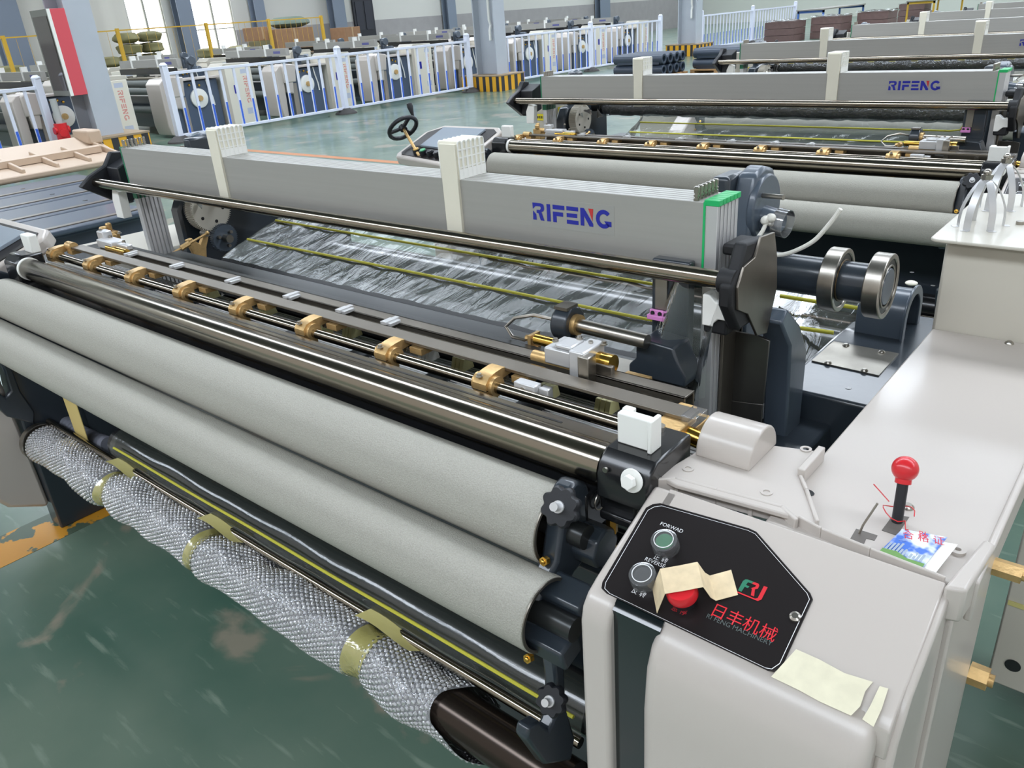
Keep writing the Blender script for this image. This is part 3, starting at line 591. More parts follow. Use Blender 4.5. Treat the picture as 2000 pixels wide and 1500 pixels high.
b = MB(); b.prism([cp(u, v, .003) for u, v in ((.12, .13), (.42, .11), (.42, .33), (.12, .33))], CN*.012); b.build('touch_screen', mat('screen_film', (142, 152, 162), .25, coat=.4), cs, bev=.002)
for i, m_ in enumerate((mat('button_amber', (196, 160, 80), .4), MATS['button_green'], BLK, MATS['button_grey'])):
    p = cp(.15+.055*i, .07-.005*i, .003); o = MB().cyl(p, p+CN*.022, .020, 20).build('push_button', BLK, cs); MB().cyl(p+CN*.022, p+CN*.026, .015, 20).build('button_cap', m_, o)
# --- heald frames
def logo(par, at_, xd, yd, h, mb=None, mr=None):
    sl_ = .12
    def sk(pl): return [(x+.0*y, y) for x, y in pl]
    blue = []
    blue.append([(0.02, .62), (.0, .98), (.0, .98), (.62, .98)]+[(.78, .92), (.82, .78), (.82, .66), (.76, .55), (.62, .50), (.80, .02), (.54, .02), (.40, .42), (.28, .42), (.28, .60), (.52, .60), (.58, .68), (.58, .76), (.52, .80), (.22, .80)])
    blue.append([(.0, .02), (.26, .02), (.24, .34), (.02, .54)])
    blue.append([(1.0, .02), (1.25, .02), (1.25, .98), (1.0, .98)])
    blue += [[(1.42, .74), (2.22, .74), (2.22, .98), (1.42, .98)], [(1.42, .02), (1.67, .02), (1.67, .37), (2.12, .37), (2.12, .60), (1.42, .60)]]
    blue += [[(2.36, .76), (3.14, .76), (3.14, .98), (2.36, .98)], [(2.36, .39), (3.06, .39), (3.06, .61), (2.36, .61)], [(2.36, .02), (3.14, .02), (3.14, .24), (2.36, .24)]]
    blue.append([(3.28, .02), (3.52, .02), (3.52, .55), (3.86, .02), (4.1, .02), (4.1, .18), (3.52, .98), (3.28, .98)])
    g = band(4.78, .5, .50, .27, 40, 320, 16); blue.append(g); blue.append([(4.80, .40), (5.26, .40), (5.26, .12), (5.03, .12), (5.03, .58), (4.80, .58)][:4]+[(5.05, .12), (5.05, .22), (4.80, .22)][:0])
    shape2d('logo_letters', blue, mb or LOGOB, par, at_, xd, yd, h)
    shape2d('logo_accent', [[(3.80, .98), (4.12, .98), (4.06, .30)]], mr or LOGOR, par, at_, xd, yd, h)
HT, HB, HX0, HX1, HY, HP = 1.190, 1.060, -2.72, -.62, 1.221, .0138
ORD = ['front', 'second', 'third', 'fourth', 'fifth', 'rearmost']
def heald(i):
    y0 = HY+i*HP; y1 = y0+.0105
    h = thing('heald_frame', f'{ORD[i]} aluminium heald frame in the nearest loom'+(', with blue logo sticker' if i == 0 else ''), 'heald frame', (-1.67, y0+.005, .62), 'heald frames of the looms')
    b = MB(); b.box(HX0, HX1, y0, y1, HB, HT); b.build('beam', ALU, h, bev=.0012)
    b = MB(); b.box(HX0, HX1, y0, y1, .62, .69); b.build('lower_beam', ALU, h, bev=.0012)
    for x0, x1 in ((HX0+.006, HX0+.030), (HX1, HX1+.024)):
        MB().box(x0, x1, y0+.0005, y1-.0005, .62, HT-.004 if x0 > -1 else HB).build('post', ALUL, h, bev=.001)
    MB().box(HX1-.001, HX1+.027, y0-.0005, y1+.002, HT-.006, HT+.004).build('end_cap', GRN, h, bev=.001)
    MB().box(HX1-.002, HX1+.002, y0-.0008, y1+.0008, HB, HT).build('seal_strip', DGRN if i else GRN, h)
    MB().box(HX0-.002, HX0+.005, y0-.0008, y1+.0008, HB, HT+.002).build('seal_strip', DGRN, h)
    MB().box(HX0+.004, HX0+.03, y0-.0005, y1+.0005, HB-.035, HB-.008).build('end_cap', DGRN, h)
    for x in (HX0+.024, HX1-.018):
        b = MB(); c = (y0+y1)/2; b.lathe([(.0052, 0), (.0052, .2), (.0036, .2), (.0036, .3), (.0052, .3), (.0052, .45), (.0036, .45), (.0036, .55), (.0050, .55), (.0052, .95), (.004, 1)], (x, c, HT), (x, c, HT+.024), 14); b.build('frame_bolt', STEEL, h)
    for x in (-2.130, -1.212):           # white centre supports
        w = .058; zt = HT+.078; yc_ = (y0+y1)/2; hy = .0068
        b = MB(); b.prX([(yc_-hy, HT-.002), (yc_+hy, HT-.002), (yc_+hy, zt-hy)]+arc(yc_, zt-hy, hy, 0, 180, 8), x-w/2+.002, x+w/2-.002)
        if i == 0: b.box(x-w/2+.008, x+w/2-.004, y0-.007, y0+.001, HB-.01, zt-.006)
        else: b.box(x-w/2+.006, x+w/2-.006, y0-.0011, y0+.001, HB, HT)
        o = b.build('centre_support', CPLA, h, bev=.001)
        for xs in (x-w/2, x+w/2-.0025):
            b = MB(); hr = hy
            b.prX(band(yc_, zt-hr, hr, hr*.62, 0, 180, 8), xs, xs+.0025)
            for s_ in (-1, 1): b.box(xs, xs+.0025, yc_+s_*hr*.81-hr*.19, yc_+s_*hr*.81+hr*.19, HT+.0, zt-hr)
            for zz in (HT+.0, HT+.022, HT+.042, HT+.058): b.box(xs, xs+.0022, yc_-hr, yc_+hr, zz, zz+(.02 if zz == HT else .0025))
            b.build('support_rib', WPLA, o)
    return h
frames = [heald(i) for i in range(6)]
a0 = pY(1042, 429, HY); a1 = pY(1195, 455, HY); zz = pY(1042, 398, HY).z-a0.z
st = MB(); st.box(a0.x-.005, a1.x+.006, HY-.0004, HY, a0.z-.012, a0.z+zz+.012); stk = st.build('sticker', mat('clear_sticker', (168, 167, 163), .3, .3), frames[0])
logo(stk, (a0.x, HY-.0005, a0.z), (1, 0, 0), (0, 0, 1), (a1.x-a0.x)/5.26)

# control lever with the red ball (part of the loom)
lv0 = pZ(1750, 1030, .898); lv1 = pY(1766, 928, lv0.y+.022)
b = MB(); b.cyl(lv0, lv1, .0065, 18); lvo = b.build('control_lever', BLK, loom)
dr = (lv1-lv0).normalized(); b = MB(); b.sph(lv1+dr*.008, .0155, 28, 18); b.cyl(lv1-dr*.010, lv1, .0095, 20); b.build('lever_ball', RED, lvo)
b = MB(); hk0 = pZ(1672, 1055, .900); b.sweep([hk0, pZ(1678, 1042, .905), pY(1686, 1025, hk0.y+.01), pY(1714, 983, hk0.y+.02)], .0014, 8); b.build('wire_hook', STEEL, loom)
b = MB(); p = pX(1940, 1105, -.078); b.cyl(p, p+Vector((.03, 0, 0)), .011, 6).cyl(p+Vector((.03, 0, 0)), p+Vector((.04, 0, 0)), .007, 10); o = b.build('brass_fitting', BRASS, loom)
b = MB(); b.cyl(p+Vector((.04, 0, -.002)), p+Vector((.14, 0, -.01)), .016, 16); b.build('grey_sleeve', mat('grey_sleeve', (168, 174, 180), .5), o)
b = MB(); p = pX(1893, 1313, -.100); b.cyl(p, p+Vector((.028, 0, 0)), .019, 6).cyl(p+Vector((.028, 0, 0)), p+Vector((.036, 0, 0)), .011, 12); b.build('brass_fitting', BRASS, loom)
# corrugated hose and strap at the left end
b = MB(); P0, P1, P2 = pY(62, 735, .80), pY(105, 835, .80), pY(212, 868, .80); path = []; rad = []
for i in range(121):
    t = i/120; path.append(P0*(1-t)**2+P1*2*t*(1-t)+P2*t*t); rad.append(.024+.0025*math.sin(i*1.57))
b.sweep(path, rad, 16); b.build('corrugated_hose', GREYHOSE, loom, ang=60)
# ---- wrapping that lies on the loom
def noise(a, c): return math.sin(a*3.1+c*1.7)*.5+math.sin(a*7.3-c*2.9+1.1)*.3+math.sin(a*13.7+c*4.3+2.2)*.2
WX0, WX1, WY, WZ = -2.675, -.80, .705, .335
def wr(x, t):
    r = .058+.006*noise(x*3.2, math.cos(t))+.004*math.sin(x*23+2*math.sin(t+x*5))
    r += .013*math.exp(-((x+2.02)/.10)**2)*max(0, math.sin(t+.3))+.014*math.exp(-((x+1.30)/.12)**2)*max(0, math.sin(t-.6))
    r -= .012*math.exp(-((x+2.18)/.03)**2)+.009*math.exp(-((x+1.68)/.025)**2)+.011*math.exp(-((x+1.07)/.035)**2)
    return r
def wp(x, t, e=0): r = wr(x, t)+e; return Vector((x, WY+r*math.cos(t), WZ+r*math.sin(t)))
def wend(t): return WX1+.045*math.cos(t+.9)+.05*max(0, -math.sin(t+.25))
bw = thing('bubble_wrap', 'bubble wrap wound around the low cloth roller at the front', 'bubble wrap', (-1.7, WY, WZ-.06))
b = MB(); b.grid(lambda u, v: wp(WX0+(wend(2*math.pi*u)-WX0)*v, 2*math.pi*u, .0), 48, 170, True); b.build('sheet', BWFILM, bw, fix=False, ang=60)
b = MB(); sp_ = .0112; nrow = int((WX1+.1-WX0)/(sp_*.866)); vs = []; fs = []
for i in range(nrow):
    x = WX0+i*sp_*.866; nt_ = int(2*math.pi*.062/sp_)
    for j in range(nt_):
        t = (j+.5*(i % 2))*2*math.pi/nt_+x*.8
        if x > wend(t)-.004: continue
        if math.sin(t) < -.55 and math.cos(t) > .2: continue
        if min(abs(x+2.18)-.02, abs(x+1.68)-.018, abs(x+1.07)-.025) < 0: continue
        c = wp(x, t); nn = Vector((0, math.cos(t), math.sin(t))); tt = Vector((0, -math.sin(t), math.cos(t))); xx = Vector((1, 0, 0)); k0 = len(vs)
        for rr, hh in ((.0049, 0), (.0042, .0028)):
            for k in range(7): a = 2*math.pi*k/7; vs.append(c+(xx*math.cos(a)+tt*math.sin(a))*rr+nn*hh)
        vs.append(c+nn*.0038)
        fs += [(k0+k, k0+(k+1) % 7, k0+7+(k+1) % 7, k0+7+k) for k in range(7)]+[(k0+7+k, k0+7+(k+1) % 7, k0+14) for k in range(7)]
b.v = vs; b.f = fs; o = b.build('bubbles', BUBBLE, bw, fix=False, ang=80); o['kind'] = 'stuff'
YT = film_mat('yellow_film_tape', (206, 198, 120), .12, .55, 20, (1, 1, 1), .6, (1, .96, .7, 1))
for i, (x, w) in enumerate(((-2.18, .05), (-1.68, .05), (-1.07, .065))):
    b = MB(); b.grid(lambda u, v: wp(x+(v-.5)*w+.012*math.sin(2*math.pi*u), 2*math.pi*u, .0035), 40, 6, True); o = b.build('packing_tape', YT, bw, fix=False)
    b = MB(); b.grid(lambda u, v: Vector((x-.04+.16*u+.012*v, WY+.01+.035*v, WZ+.078+.006*math.sin(u*5)-.02*u*v)), 8, 4); b.build('tape_end', YTAPE, bw, fix=False)
st = thing('packing_strap', 'pale yellow strap hanging behind the wrapped roller at the left end', 'strap', tuple(pY(160, 880, .76)))
b = MB(); b.prism([pY(*t, .76) for t in ((122, 775), (147, 785), (172, 862), (155, 868))], (0, .002, 0)).prism([pY(*t, .76) for t in ((155, 868), (172, 862), (236, 902), (228, 908))], (0, .002, 0)); b.build('strap_band', mat('strap_yellow', (206, 184, 118), .5), st)
# film over the guide tube with its yellow cord
fl = thing('plastic_film', 'dark clear film with a yellow edge cord below the grit rollers', 'plastic film', (-1.6, .74, .40), 'protective films')
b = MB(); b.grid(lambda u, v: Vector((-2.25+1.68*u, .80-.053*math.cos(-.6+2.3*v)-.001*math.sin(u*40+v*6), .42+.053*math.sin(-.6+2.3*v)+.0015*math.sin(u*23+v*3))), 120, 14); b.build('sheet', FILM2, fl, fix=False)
b = MB(); b.sweep([Vector((-2.2+1.62*i/20, .742, .452+.001*math.sin(i*.9))) for i in range(21)], .0035, 8); b.build('edge_cord', FOAM, fl)
# clear film stretched behind the heald frames with two yellow cords
def backfilm(label):
    f = thing('plastic_film', label, 'plastic film', (-1.6, 1.38, .86), 'protective films')
    def P(u, v, w=1):
        x = -2.30+1.64*u-.06*v; y = 1.225+.34*v; z = .882+.085*v+w*(.0018*math.sin(x*31+9*v+2*math.sin(x*7))*(.3+v)+.0012*math.sin(x*57-14*v))
        if u < .035: z -= (.035-u)*4*(1-.2*v)
        if u > .96: z += (u-.96)*3.0
        return Vector((x, y, z))
    b = MB(); b.grid(P, 260, 16); b.build('sheet', FILM, f, fix=False, ang=70)
    for v_, u0, u1 in ((.30, .045, .96), (.66, .05, .985)):
        b = MB(); b.sweep([P(u0+(u1-u0)*i/40, v_, 0)+Vector((0, 0, .005)) for i in range(41)], .0036, 8); b.build('foam_cord', FOAM, f)
    return f
bf = backfilm('clear wrinkled film with two yellow cords behind the nearest heald frames')
sf = thing('plastic_film', 'clear film with yellow cords below the two bearings', 'plastic film', (-.5, 1.7, .78), 'protective films')
fq = [pZ(*t) for t in ((1500, 560, .81), (1720, 590, .81), (1640, 700, .70), (1500, 760, .70))]
b = MB(); b.grid(lambda u, v: (fq[0]*(1-u)+fq[1]*u)*(1-v)+(fq[3]*(1-u)+fq[2]*u)*v+Vector((0, 0, .004*math.sin(u*14+v*5))), 30, 20); b.build('sheet', FILM, sf, fix=False)
for a_, c_, zc_ in (((1524, 578), (1690, 604), .812), ((1535, 637), (1628, 650), .768)):
    b = MB(); b.cyl(pZ(*a_, zc_), pZ(*c_, zc_), .005, 10); b.build('foam_cord', FOAM, sf)
vf = thing('plastic_film', 'clear film hanging over the dark pedestal beside the heald posts', 'plastic film', (-.64, 1.2, .885), 'protective films')
b = MB(); b.grid(lambda u, v: Vector((-.70+.13*u, 1.19+.02*math.sin(u*9+v*3)-.03*v, 1.06-.20*v+.01*math.sin(u*7))), 20, 16); b.build('sheet', FILM, vf, fix=False)
# back rest bubble sleeve (part of every loom)
b = MB(); b.grid(lambda u, v: Vector((-2.58+1.86*v, 1.62+(.050+.004*noise(v*30, u*6))*math.cos(2*math.pi*u), 1.0+(.050+.004*noise(v*30, u*6))*math.sin(2*math.pi*u))), 24, 90, True); slv = b.build('rest_sleeve', BWDARK, loom, fix=False)
for i in range(13): MB().box(-2.5+i*.14, -2.46+i*.14, 1.560, 1.568, 1.025, 1.030).build('sleeve_staple', YTAPE, slv)
# masking tape over the emergency stop
mt = thing('masking_tape', 'strip of masking tape stuck across the red emergency stop', 'tape', tuple(pS(1340, 1150, up=.02)), 'masking tape')
e1, e2 = pS(1435, 1138, up=.003), pS(1278, 1172, up=.003); t1, t2 = pS(1368, 1122, up=.0315), pS(1294, 1136, up=.0315); f1 = pS(1385, 1150, up=.004)
wv = (pS(1340, 1190, up=.0)-pS(1325, 1120, up=.0)).normalized()*.034
path = [e1, f1+(e1-f1)*.15, f1+nS*.010, t1, (t1+t2)/2+nS*.001, t2, e2+(t2-e2)*.35, e2]
b = MB(); vs = []
for i, q in enumerate(path): jag = .003*((i*37) % 5-2)/2; vs += [q-wv*.5+wv*jag*8, q+wv*.5+wv*jag*8]
b.add(vs, [(2*i, 2*i+2, 2*i+3, 2*i+1) for i in range(7)]); tb = b.build('tape_strip', TAPER, mt, fix=False)
md = tb.modifiers.new('sol', 'SOLIDIFY'); md.thickness = .0006; md = tb.modifiers.new('bev', 'BEVEL'); md.width = .004; md.segments = 4; md.limit_method = 'ANGLE'; md.angle_limit = .25
def flat_tape(pts, label, up=.0012):
    c = pS(*pts[0], up=up); b = MB(); b.prism([pS(*t, up=up) for t in pts], nS*.0003); o = b.build('masking_tape', TAPE, None, org=c); tag(o, label, 'tape', 'masking tape'); return o
flat_tape([(1506, 1322), (1555, 1268), (1600, 1288), (1650, 1315), (1705, 1332), (1690, 1350), (1680, 1380), (1662, 1398), (1600, 1370), (1560, 1348)], 'large cream masking tape piece on the beige cover below the black panel', .0035)
flat_tape([(1718, 1340), (1735, 1345), (1722, 1385), (1706, 1420), (1684, 1405), (1700, 1378)], 'narrow cream masking tape scrap at the right edge of the beige cover', .0035)
# hang tag on the lever
tg = thing('hang_tag', 'blue sky picture hang tag tied to the red ball lever', 'tag', tuple(pZ(1780, 1080, .915)))
tp4 = [pZ(*t, z) for t, z in (((1762, 1034), .926), ((1850, 1050), .922), ((1800, 1112), .914), ((1716, 1080), .914))]
A, B_, C_, D_ = tp4
def tpt(u, v, e=.0022): q = (D_*(1-u)+C_*u)*(1-v)+(A*(1-u)+B_*u)*v; return q+Vector((0, 0, e))
SKYM = bpy.data.materials.new('tag_print'); SKYM.use_nodes = True; nt = SKYM.node_tree; tc = nt.nodes.new('ShaderNodeTexCoord'); ns = nt.nodes.new('ShaderNodeTexNoise'); ns.inputs['Scale'].default_value = 60; cr = nt.nodes.new('ShaderNodeValToRGB')
cr.color_ramp.elements[0].position = .45; cr.color_ramp.elements[0].color = lin((52, 104, 196)); cr.color_ramp.elements[1].position = .62; cr.color_ramp.elements[1].color = lin((226, 234, 244))
nt.links.new(tc.outputs['Object'], ns.inputs['Vector']); nt.links.new(ns.outputs['Fac'], cr.inputs['Fac']); nt.links.new(cr.outputs['Color'], nt.nodes['Principled BSDF'].inputs['Base Color'])
MB().prism([A, B_, C_, D_], (0, 0, .0006)).build('card', SKYM, tg)
MB().prism([t+Vector((.012, -.002, -.004)) for t in (A, B_, C_, D_)], (0, 0, .0006)).build('back_card', WPLA, tg)
b = MB(); b.add([tpt(*t) for t in ((0, 0), (1, 0), (1, .12), (.6, .10), (.3, .2), (0, .16))], [(0, 1, 2, 3, 4, 5)]); b.build('print_grass', mat('tag_green', (92, 138, 60), .5), tg, fix=False)
rr_ = random.Random(5)
b = MB()
for i in range(11):
    u = .04+i*.08; h = rr_.uniform(.08, .3)*(1.2 if i < 4 else .7); n_ = len(b.v); b.add([tpt(u, .14), tpt(u+.055, .13), tpt(u+.055, .14+h), tpt(u, .15+h)], [(0, 1, 2, 3)])
b.build('print_buildings', mat('tag_buildings', (150, 164, 178), .5), tg, fix=False)
txd = (B_-A).normalized(); tyd = (A-D_).normalized()
text('lettering', '合 格 证', .0125, mat('tag_red', (206, 44, 60), .5), tg, tpt(.18, .66, .0026), txd, tyd); text('lettering', 'RJ', .0095, MATS['tag_red'], tg, tpt(.45, .84, .0026), txd, tyd)
for v_ in (.50, .57): text('lettering', '———— —— ———', .0045, INKD, tg, tpt(.18, v_, .0026), txd, tyd)
b = MB(); q0 = lv0+dr*.02; ring_ = [q0+Vector((.018*math.cos(t*.45)-.0, .016*math.sin(t*.45), .004*math.sin(t))) for t in range(13)]
b.sweep(ring_+[tpt(.1, .95), tpt(.15, .97, .002)], .0007, 6); b.sweep([q0+Vector((-.012, 0, .01)), q0+Vector((-.035, .01, .022))], .0007, 6); b.build('red_thread', RED, tg)
# white rope on the tension lever
rp = thing('rope', 'white rope knotted to the blue grey lever with a frayed free end', 'rope', tuple(pY(1500, 430, 1.46)))
pts = [pY(*t) for t in ((1501, 425, 1.46), (1490, 450, 1.45), (1478, 470, 1.44), (1480, 488, 1.44), (1500, 497, 1.44), (1530, 497, 1.45), (1560, 487, 1.45), (1590, 470, 1.45), (1612, 447, 1.45), (1630, 425, 1.45), (1642, 408, 1.45))]
sm = []
for i in range(len(pts)-1):
    p0, p1, p2, p3 = pts[max(i-1, 0)], pts[i], pts[i+1], pts[min(i+2, len(pts)-1)]
    for k in range(6):
        t = k/6; sm.append(.5*((2*p1)+(p2-p0)*t+(2*p0-5*p1+4*p2-p3)*t*t+(3*p1-p0-3*p2+p3)*t**3))
b = MB(); b.sweep(sm+[pts[-1]], .0042, 8); b.build('cord', ROPE, rp)
b = MB()
for k in range(5): b.sph(pts[0]+Vector((.006*math.cos(k*1.3), .006*math.sin(k*2), .004*math.sin(k*3)-.002*k)), .0085, 10, 7)
b.build('knot', ROPE, rp)

# ================================================================== copies of the loom down the near row
NAMES = ['', 'second loom of the near row', 'third loom of the near row', 'fourth loom of the near row', 'fifth loom of the near row', 'sixth loom of the near row']
PITCH_Y = 2.248
offs = [(0, 0), (.0, PITCH_Y), (.05, 2*PITCH_Y), (.06, 3*PITCH_Y), (.10, 4*PITCH_Y), (.12, 5*PITCH_Y)]
LBL = ['', 'second weaving loom in the near row, behind the closest one, with handwheel console', 'third weaving loom in the near row, its logo cut by the right picture edge',
       'fourth weaving loom in the near row, mostly hidden behind the third', 'fifth weaving loom in the near row, only its pale frames showing', 'sixth and farthest weaving loom of the near row']
# handwheel on its console (part of every loom)
hc = pY(787, 250, 2.93)-Vector((0, PITCH_Y, 0)); hb = pY(816, 300, 2.90)-Vector((0, PITCH_Y, 0)); ax = (hc-hb).normalized()
MB().cyl(hb-ax*.04, hc, .008, 14).build('handwheel_shaft', BRASS, loom)
a_ = ax.orthogonal().normalized(); q_ = ax.cross(a_); b = MB(); R_ = .078
b.sweep([hc+(a_*math.cos(t*.2618)+q_*math.sin(t*.2618))*R_ for t in range(25)], .011, 10)
for k in range(3):
    t = 2.094*k+.5; b.bar(hc, hc+(a_*math.cos(t)+q_*math.sin(t))*R_, .018, .010, ax)
b.cyl(hc-ax*.012, hc+ax*.012, .02, 16); hw = b.build('handwheel', BLK, loom)
hk = pY(800, 236, 2.96)-Vector((0, PITCH_Y, 0)); hk = hc+(hk-hc).normalized()*R_
hk2 = hk+(Vector((-.02, 0, .07))); MB().lathe([(.006, 0), (.008, .2), (.016, .7), (.014, .95), (.006, 1)], hk, hk2, 16).build('crank_grip', BLK, hw)
for k in range(1, 6):
    dxy = (offs[k][0], offs[k][1], 0)
    copy_tree(loom, dxy, LBL[k], LG)
    for i in range(6):
        copy_tree(frames[i], dxy, f'{ORD[i]} aluminium heald frame in the {NAMES[k]}', 'heald frames of the looms')
    if k < 3: copy_tree(bf, dxy, f'clear wrinkled film with yellow cords inside the {NAMES[k]}', 'protective films')

# ================================================================== the hall
def floor_mat():
    m = bpy.data.materials.new('epoxy_floor'); m.use_nodes = True; nt = m.node_tree; N = nt.nodes.new; L = nt.links.new; b = nt.nodes['Principled BSDF']
    tc = N('ShaderNodeTexCoord')
    def nz(scale, det=5, st=None, dist=0):
        n = N('ShaderNodeTexNoise'); n.inputs['Scale'].default_value = scale; n.inputs['Detail'].default_value = det; n.inputs['Distortion'].default_value = dist
        if st: mp = N('ShaderNodeMapping'); mp.inputs['Scale'].default_value = st; mp.inputs['Rotation'].default_value = (0, 0, .35); L(tc.outputs['Object'], mp.inputs['Vector']); L(mp.outputs['Vector'], n.inputs['Vector'])
        else: L(tc.outputs['Object'], n.inputs['Vector'])
        return n
    def ramp(n, p0, c0, p1, c1):
        r = N('ShaderNodeValToRGB'); e = r.color_ramp.elements; e[0].position = p0; e[0].color = c0; e[1].position = p1; e[1].color = c1; L(n.outputs['Fac'], r.inputs['Fac']); return r
    base = ramp(nz(1.3), .35, lin((68, 98, 84)), .7, lin((112, 128, 112)))
    worn = ramp(nz(1.9, 6, None, .6), .60, (0, 0, 0, 1), .64, (1, 1, 1, 1))
    scuff = ramp(nz(5, 6, (1, 6, 1)), .60, (0, 0, 0, 1), .72, (.6, .6, .6, 1))
    m1 = N('ShaderNodeMix'); m1.data_type = 'RGBA'; L(worn.outputs['Color'], m1.inputs[0]); L(base.outputs['Color'], m1.inputs[6]); m1.inputs[7].default_value = lin((134, 130, 114))
    m2 = N('ShaderNodeMix'); m2.data_type = 'RGBA'; L(scuff.outputs['Color'], m2.inputs[0]); L(m1.outputs[2], m2.inputs[6]); m2.inputs[7].default_value = lin((138, 154, 138))
    L(m2.outputs[2], b.inputs['Base Color'])
    ro = N('ShaderNodeMapRange'); ro.inputs['To Min'].default_value = .22; ro.inputs['To Max'].default_value = .42; L(nz(3).outputs['Fac'], ro.inputs['Value']); L(ro.outputs[0], b.inputs['Roughness'])
    b.inputs['Coat Weight'].default_value = .25; b.inputs['Coat Roughness'].default_value = .12
    return m
FLOOR = floor_mat()
X0, X1, Y0, Y1, ZR = -26.0, 12.0, -9.0, 50.0, 7.5
b = MB(); b.add([(X0, Y0, 0), (X1, Y0, 0), (X1, Y1, 0), (X0, Y1, 0)], [(0, 1, 2, 3)]); struct(b.build('floor', FLOOR, fix=False))
def peel_mat():
    m = bpy.data.materials.new('peeling_orange_paint'); m.use_nodes = True; nt = m.node_tree; N = nt.nodes.new; L = nt.links.new; b = nt.nodes['Principled BSDF']
    tc = N('ShaderNodeTexCoord'); n = N('ShaderNodeTexNoise'); n.inputs['Scale'].default_value = 9; n.inputs['Detail'].default_value = 6; L(tc.outputs['Object'], n.inputs['Vector'])
    r = N('ShaderNodeValToRGB'); e = r.color_ramp.elements; e[0].position = .50; e[0].color = lin((196, 138, 40)); e[1].position = .52; e[1].color = lin((76, 92, 76)); L(n.outputs['Fac'], r.inputs['Fac']); L(r.outputs['Color'], b.inputs['Base Color']); b.inputs['Roughness'].default_value = .45
    return m
PEEL = peel_mat()
b = MB(); b.box(-2.86, -2.66, -.6, 6.4, 0, .001); struct(b.build('trim_1', PEEL))
b = MB(); b.box(-11, -4.2, 6.36, 6.48, 0, .001); struct(b.build('trim_2', mat('orange_line', (176, 112, 66), .5)))
MB_W = mat('white_wall', (196, 195, 188), .8); DADO = mat('grey_dado', (150, 147, 146), .7, var=.05, vscale=3); CORR = mat('corrugated_white', (206, 204, 194), .6)
b = MB()
b.box(X0-.2, X0, Y0, 12.98, 1.62, ZR).box(X0-.2, X0, 14.15, 15.15, 0, ZR).box(X0-.2, X0, 16.6, Y1, 1.62, ZR).box(X0-.2, X0, 12.98, 14.15, 4.2, ZR).box(X0-.2, X0, 15.15, 16.6, 4.2, ZR)
wleft = struct(b.build('wall_left', MB_W))
b = MB(); b.box(X0-.2, X0+.02, Y0, 12.98, 0, 1.62).box(X0-.2, X0+.02, 16.6, Y1, 0, 1.62); b.build('dado', DADO, wleft)
b = MB(); pr = []
n = 70
for i in range(n+1): pr.append((X0+.05+(.04 if i % 4 in (1, 2) else 0), 2+i*(10.9/n)))
b.prZ(pr+[(X0, 12.9), (X0, 2)], .0, ZR); b.build('corrugated_sheet', CORR, wleft)
b = MB(); b.box(X0-.2, 2, Y1, Y1+.2, 0, ZR); wb = struct(b.build('wall_back', mat('pale_green_wall', (190, 194, 184), .8)))
WINM = mat('daylit_window', (255, 255, 255), .5, emit=WINDOW)
for i, (y0, y1) in enumerate(((12.98, 14.15), (15.15, 16.6))):
    w = MB().box(X0-.12, X0-.1, y0, y1, .3, 4.2).build(f'window_{i+1}', WINM); struct(w)
    fr = mat('window_frame', (150, 150, 140), .5)
    for y in (y0, (y0+y1)/2, y1): MB().box(X0-.1, X0-.04, y-.03, y+.03, .3, 4.2).build('mullion', fr, w)
    for z in (.3, 1.7, 4.2): MB().box(X0-.1, X0-.05, y0, y1, z-.015, z+.015).build('transom', fr, w)
b = MB(); b.box(X0+.02, X0+.10, 21.75, 22.75, .0, 2.45); dr_ = struct(b.build('door_1', mat('dark_door', (34, 36, 44), .4))); 
for (y0, y1, z0, z1) in ((21.85, 22.2, 1.3, 2.3), (22.3, 22.65, 1.3, 2.3), (21.85, 22.2, .2, 1.1), (22.3, 22.65, .2, 1.1)): MB().box(X0+.10, X0+.12, y0, y1, z0, z1).build('door_panel', mat('dark_door_panel', (42, 44, 54), .4), dr_)
COLM = mat('column_paint', (176, 182, 190), .45, var=.04, vscale=2); COLW = mat('wall_column_paint', (116, 126, 140), .5)
for i, (y, w) in enumerate(((pX(18, 60, X0+.3).y, .7), (11.2, .35), (14.65, .5), (17.4, .4), (20.8, .55), (26.8, .5), (38.4, .9))):
    b = MB(); b.box(X0+.1, X0+.14, y-w/2, y+w/2, 0, ZR).box(X0+.14, X0+.42, y-.02, y+.02, 0, ZR).box(X0+.42, X0+.45, y-w/2, y+w/2, 0, ZR); struct(b.build(f'trim_{i+3}', COLW))
# roof with skylight strips
ROOF = mat('roof_sheet', (120, 122, 124), .6); SKY = mat('skylight_panel', (236, 244, 255), .5, emit=SKYLIGHT)
strips = [(-6.5, -4.3), (4.5, 6.7), (14.5, 16.7), (24.5, 26.7), (34.5, 36.7), (44, 46)]
b = MB(); yy_ = Y0
for s0, s1 in strips+[(Y1, Y1)]: b.box(X0, X1, yy_, s0, ZR, ZR+.08); yy_ = s1
rf = struct(b.build('ceiling', ROOF))
for s0, s1 in strips:
    MB().box(X0, X1, s0, s1, ZR+.03, ZR+.06).build('skylight', SKY, rf)
for i in range(9): x = X0+2+i*4.2; MB().box(x-.08, x+.08, Y0, Y1, ZR-.35, ZR).build('roof_beam', COLW, rf)
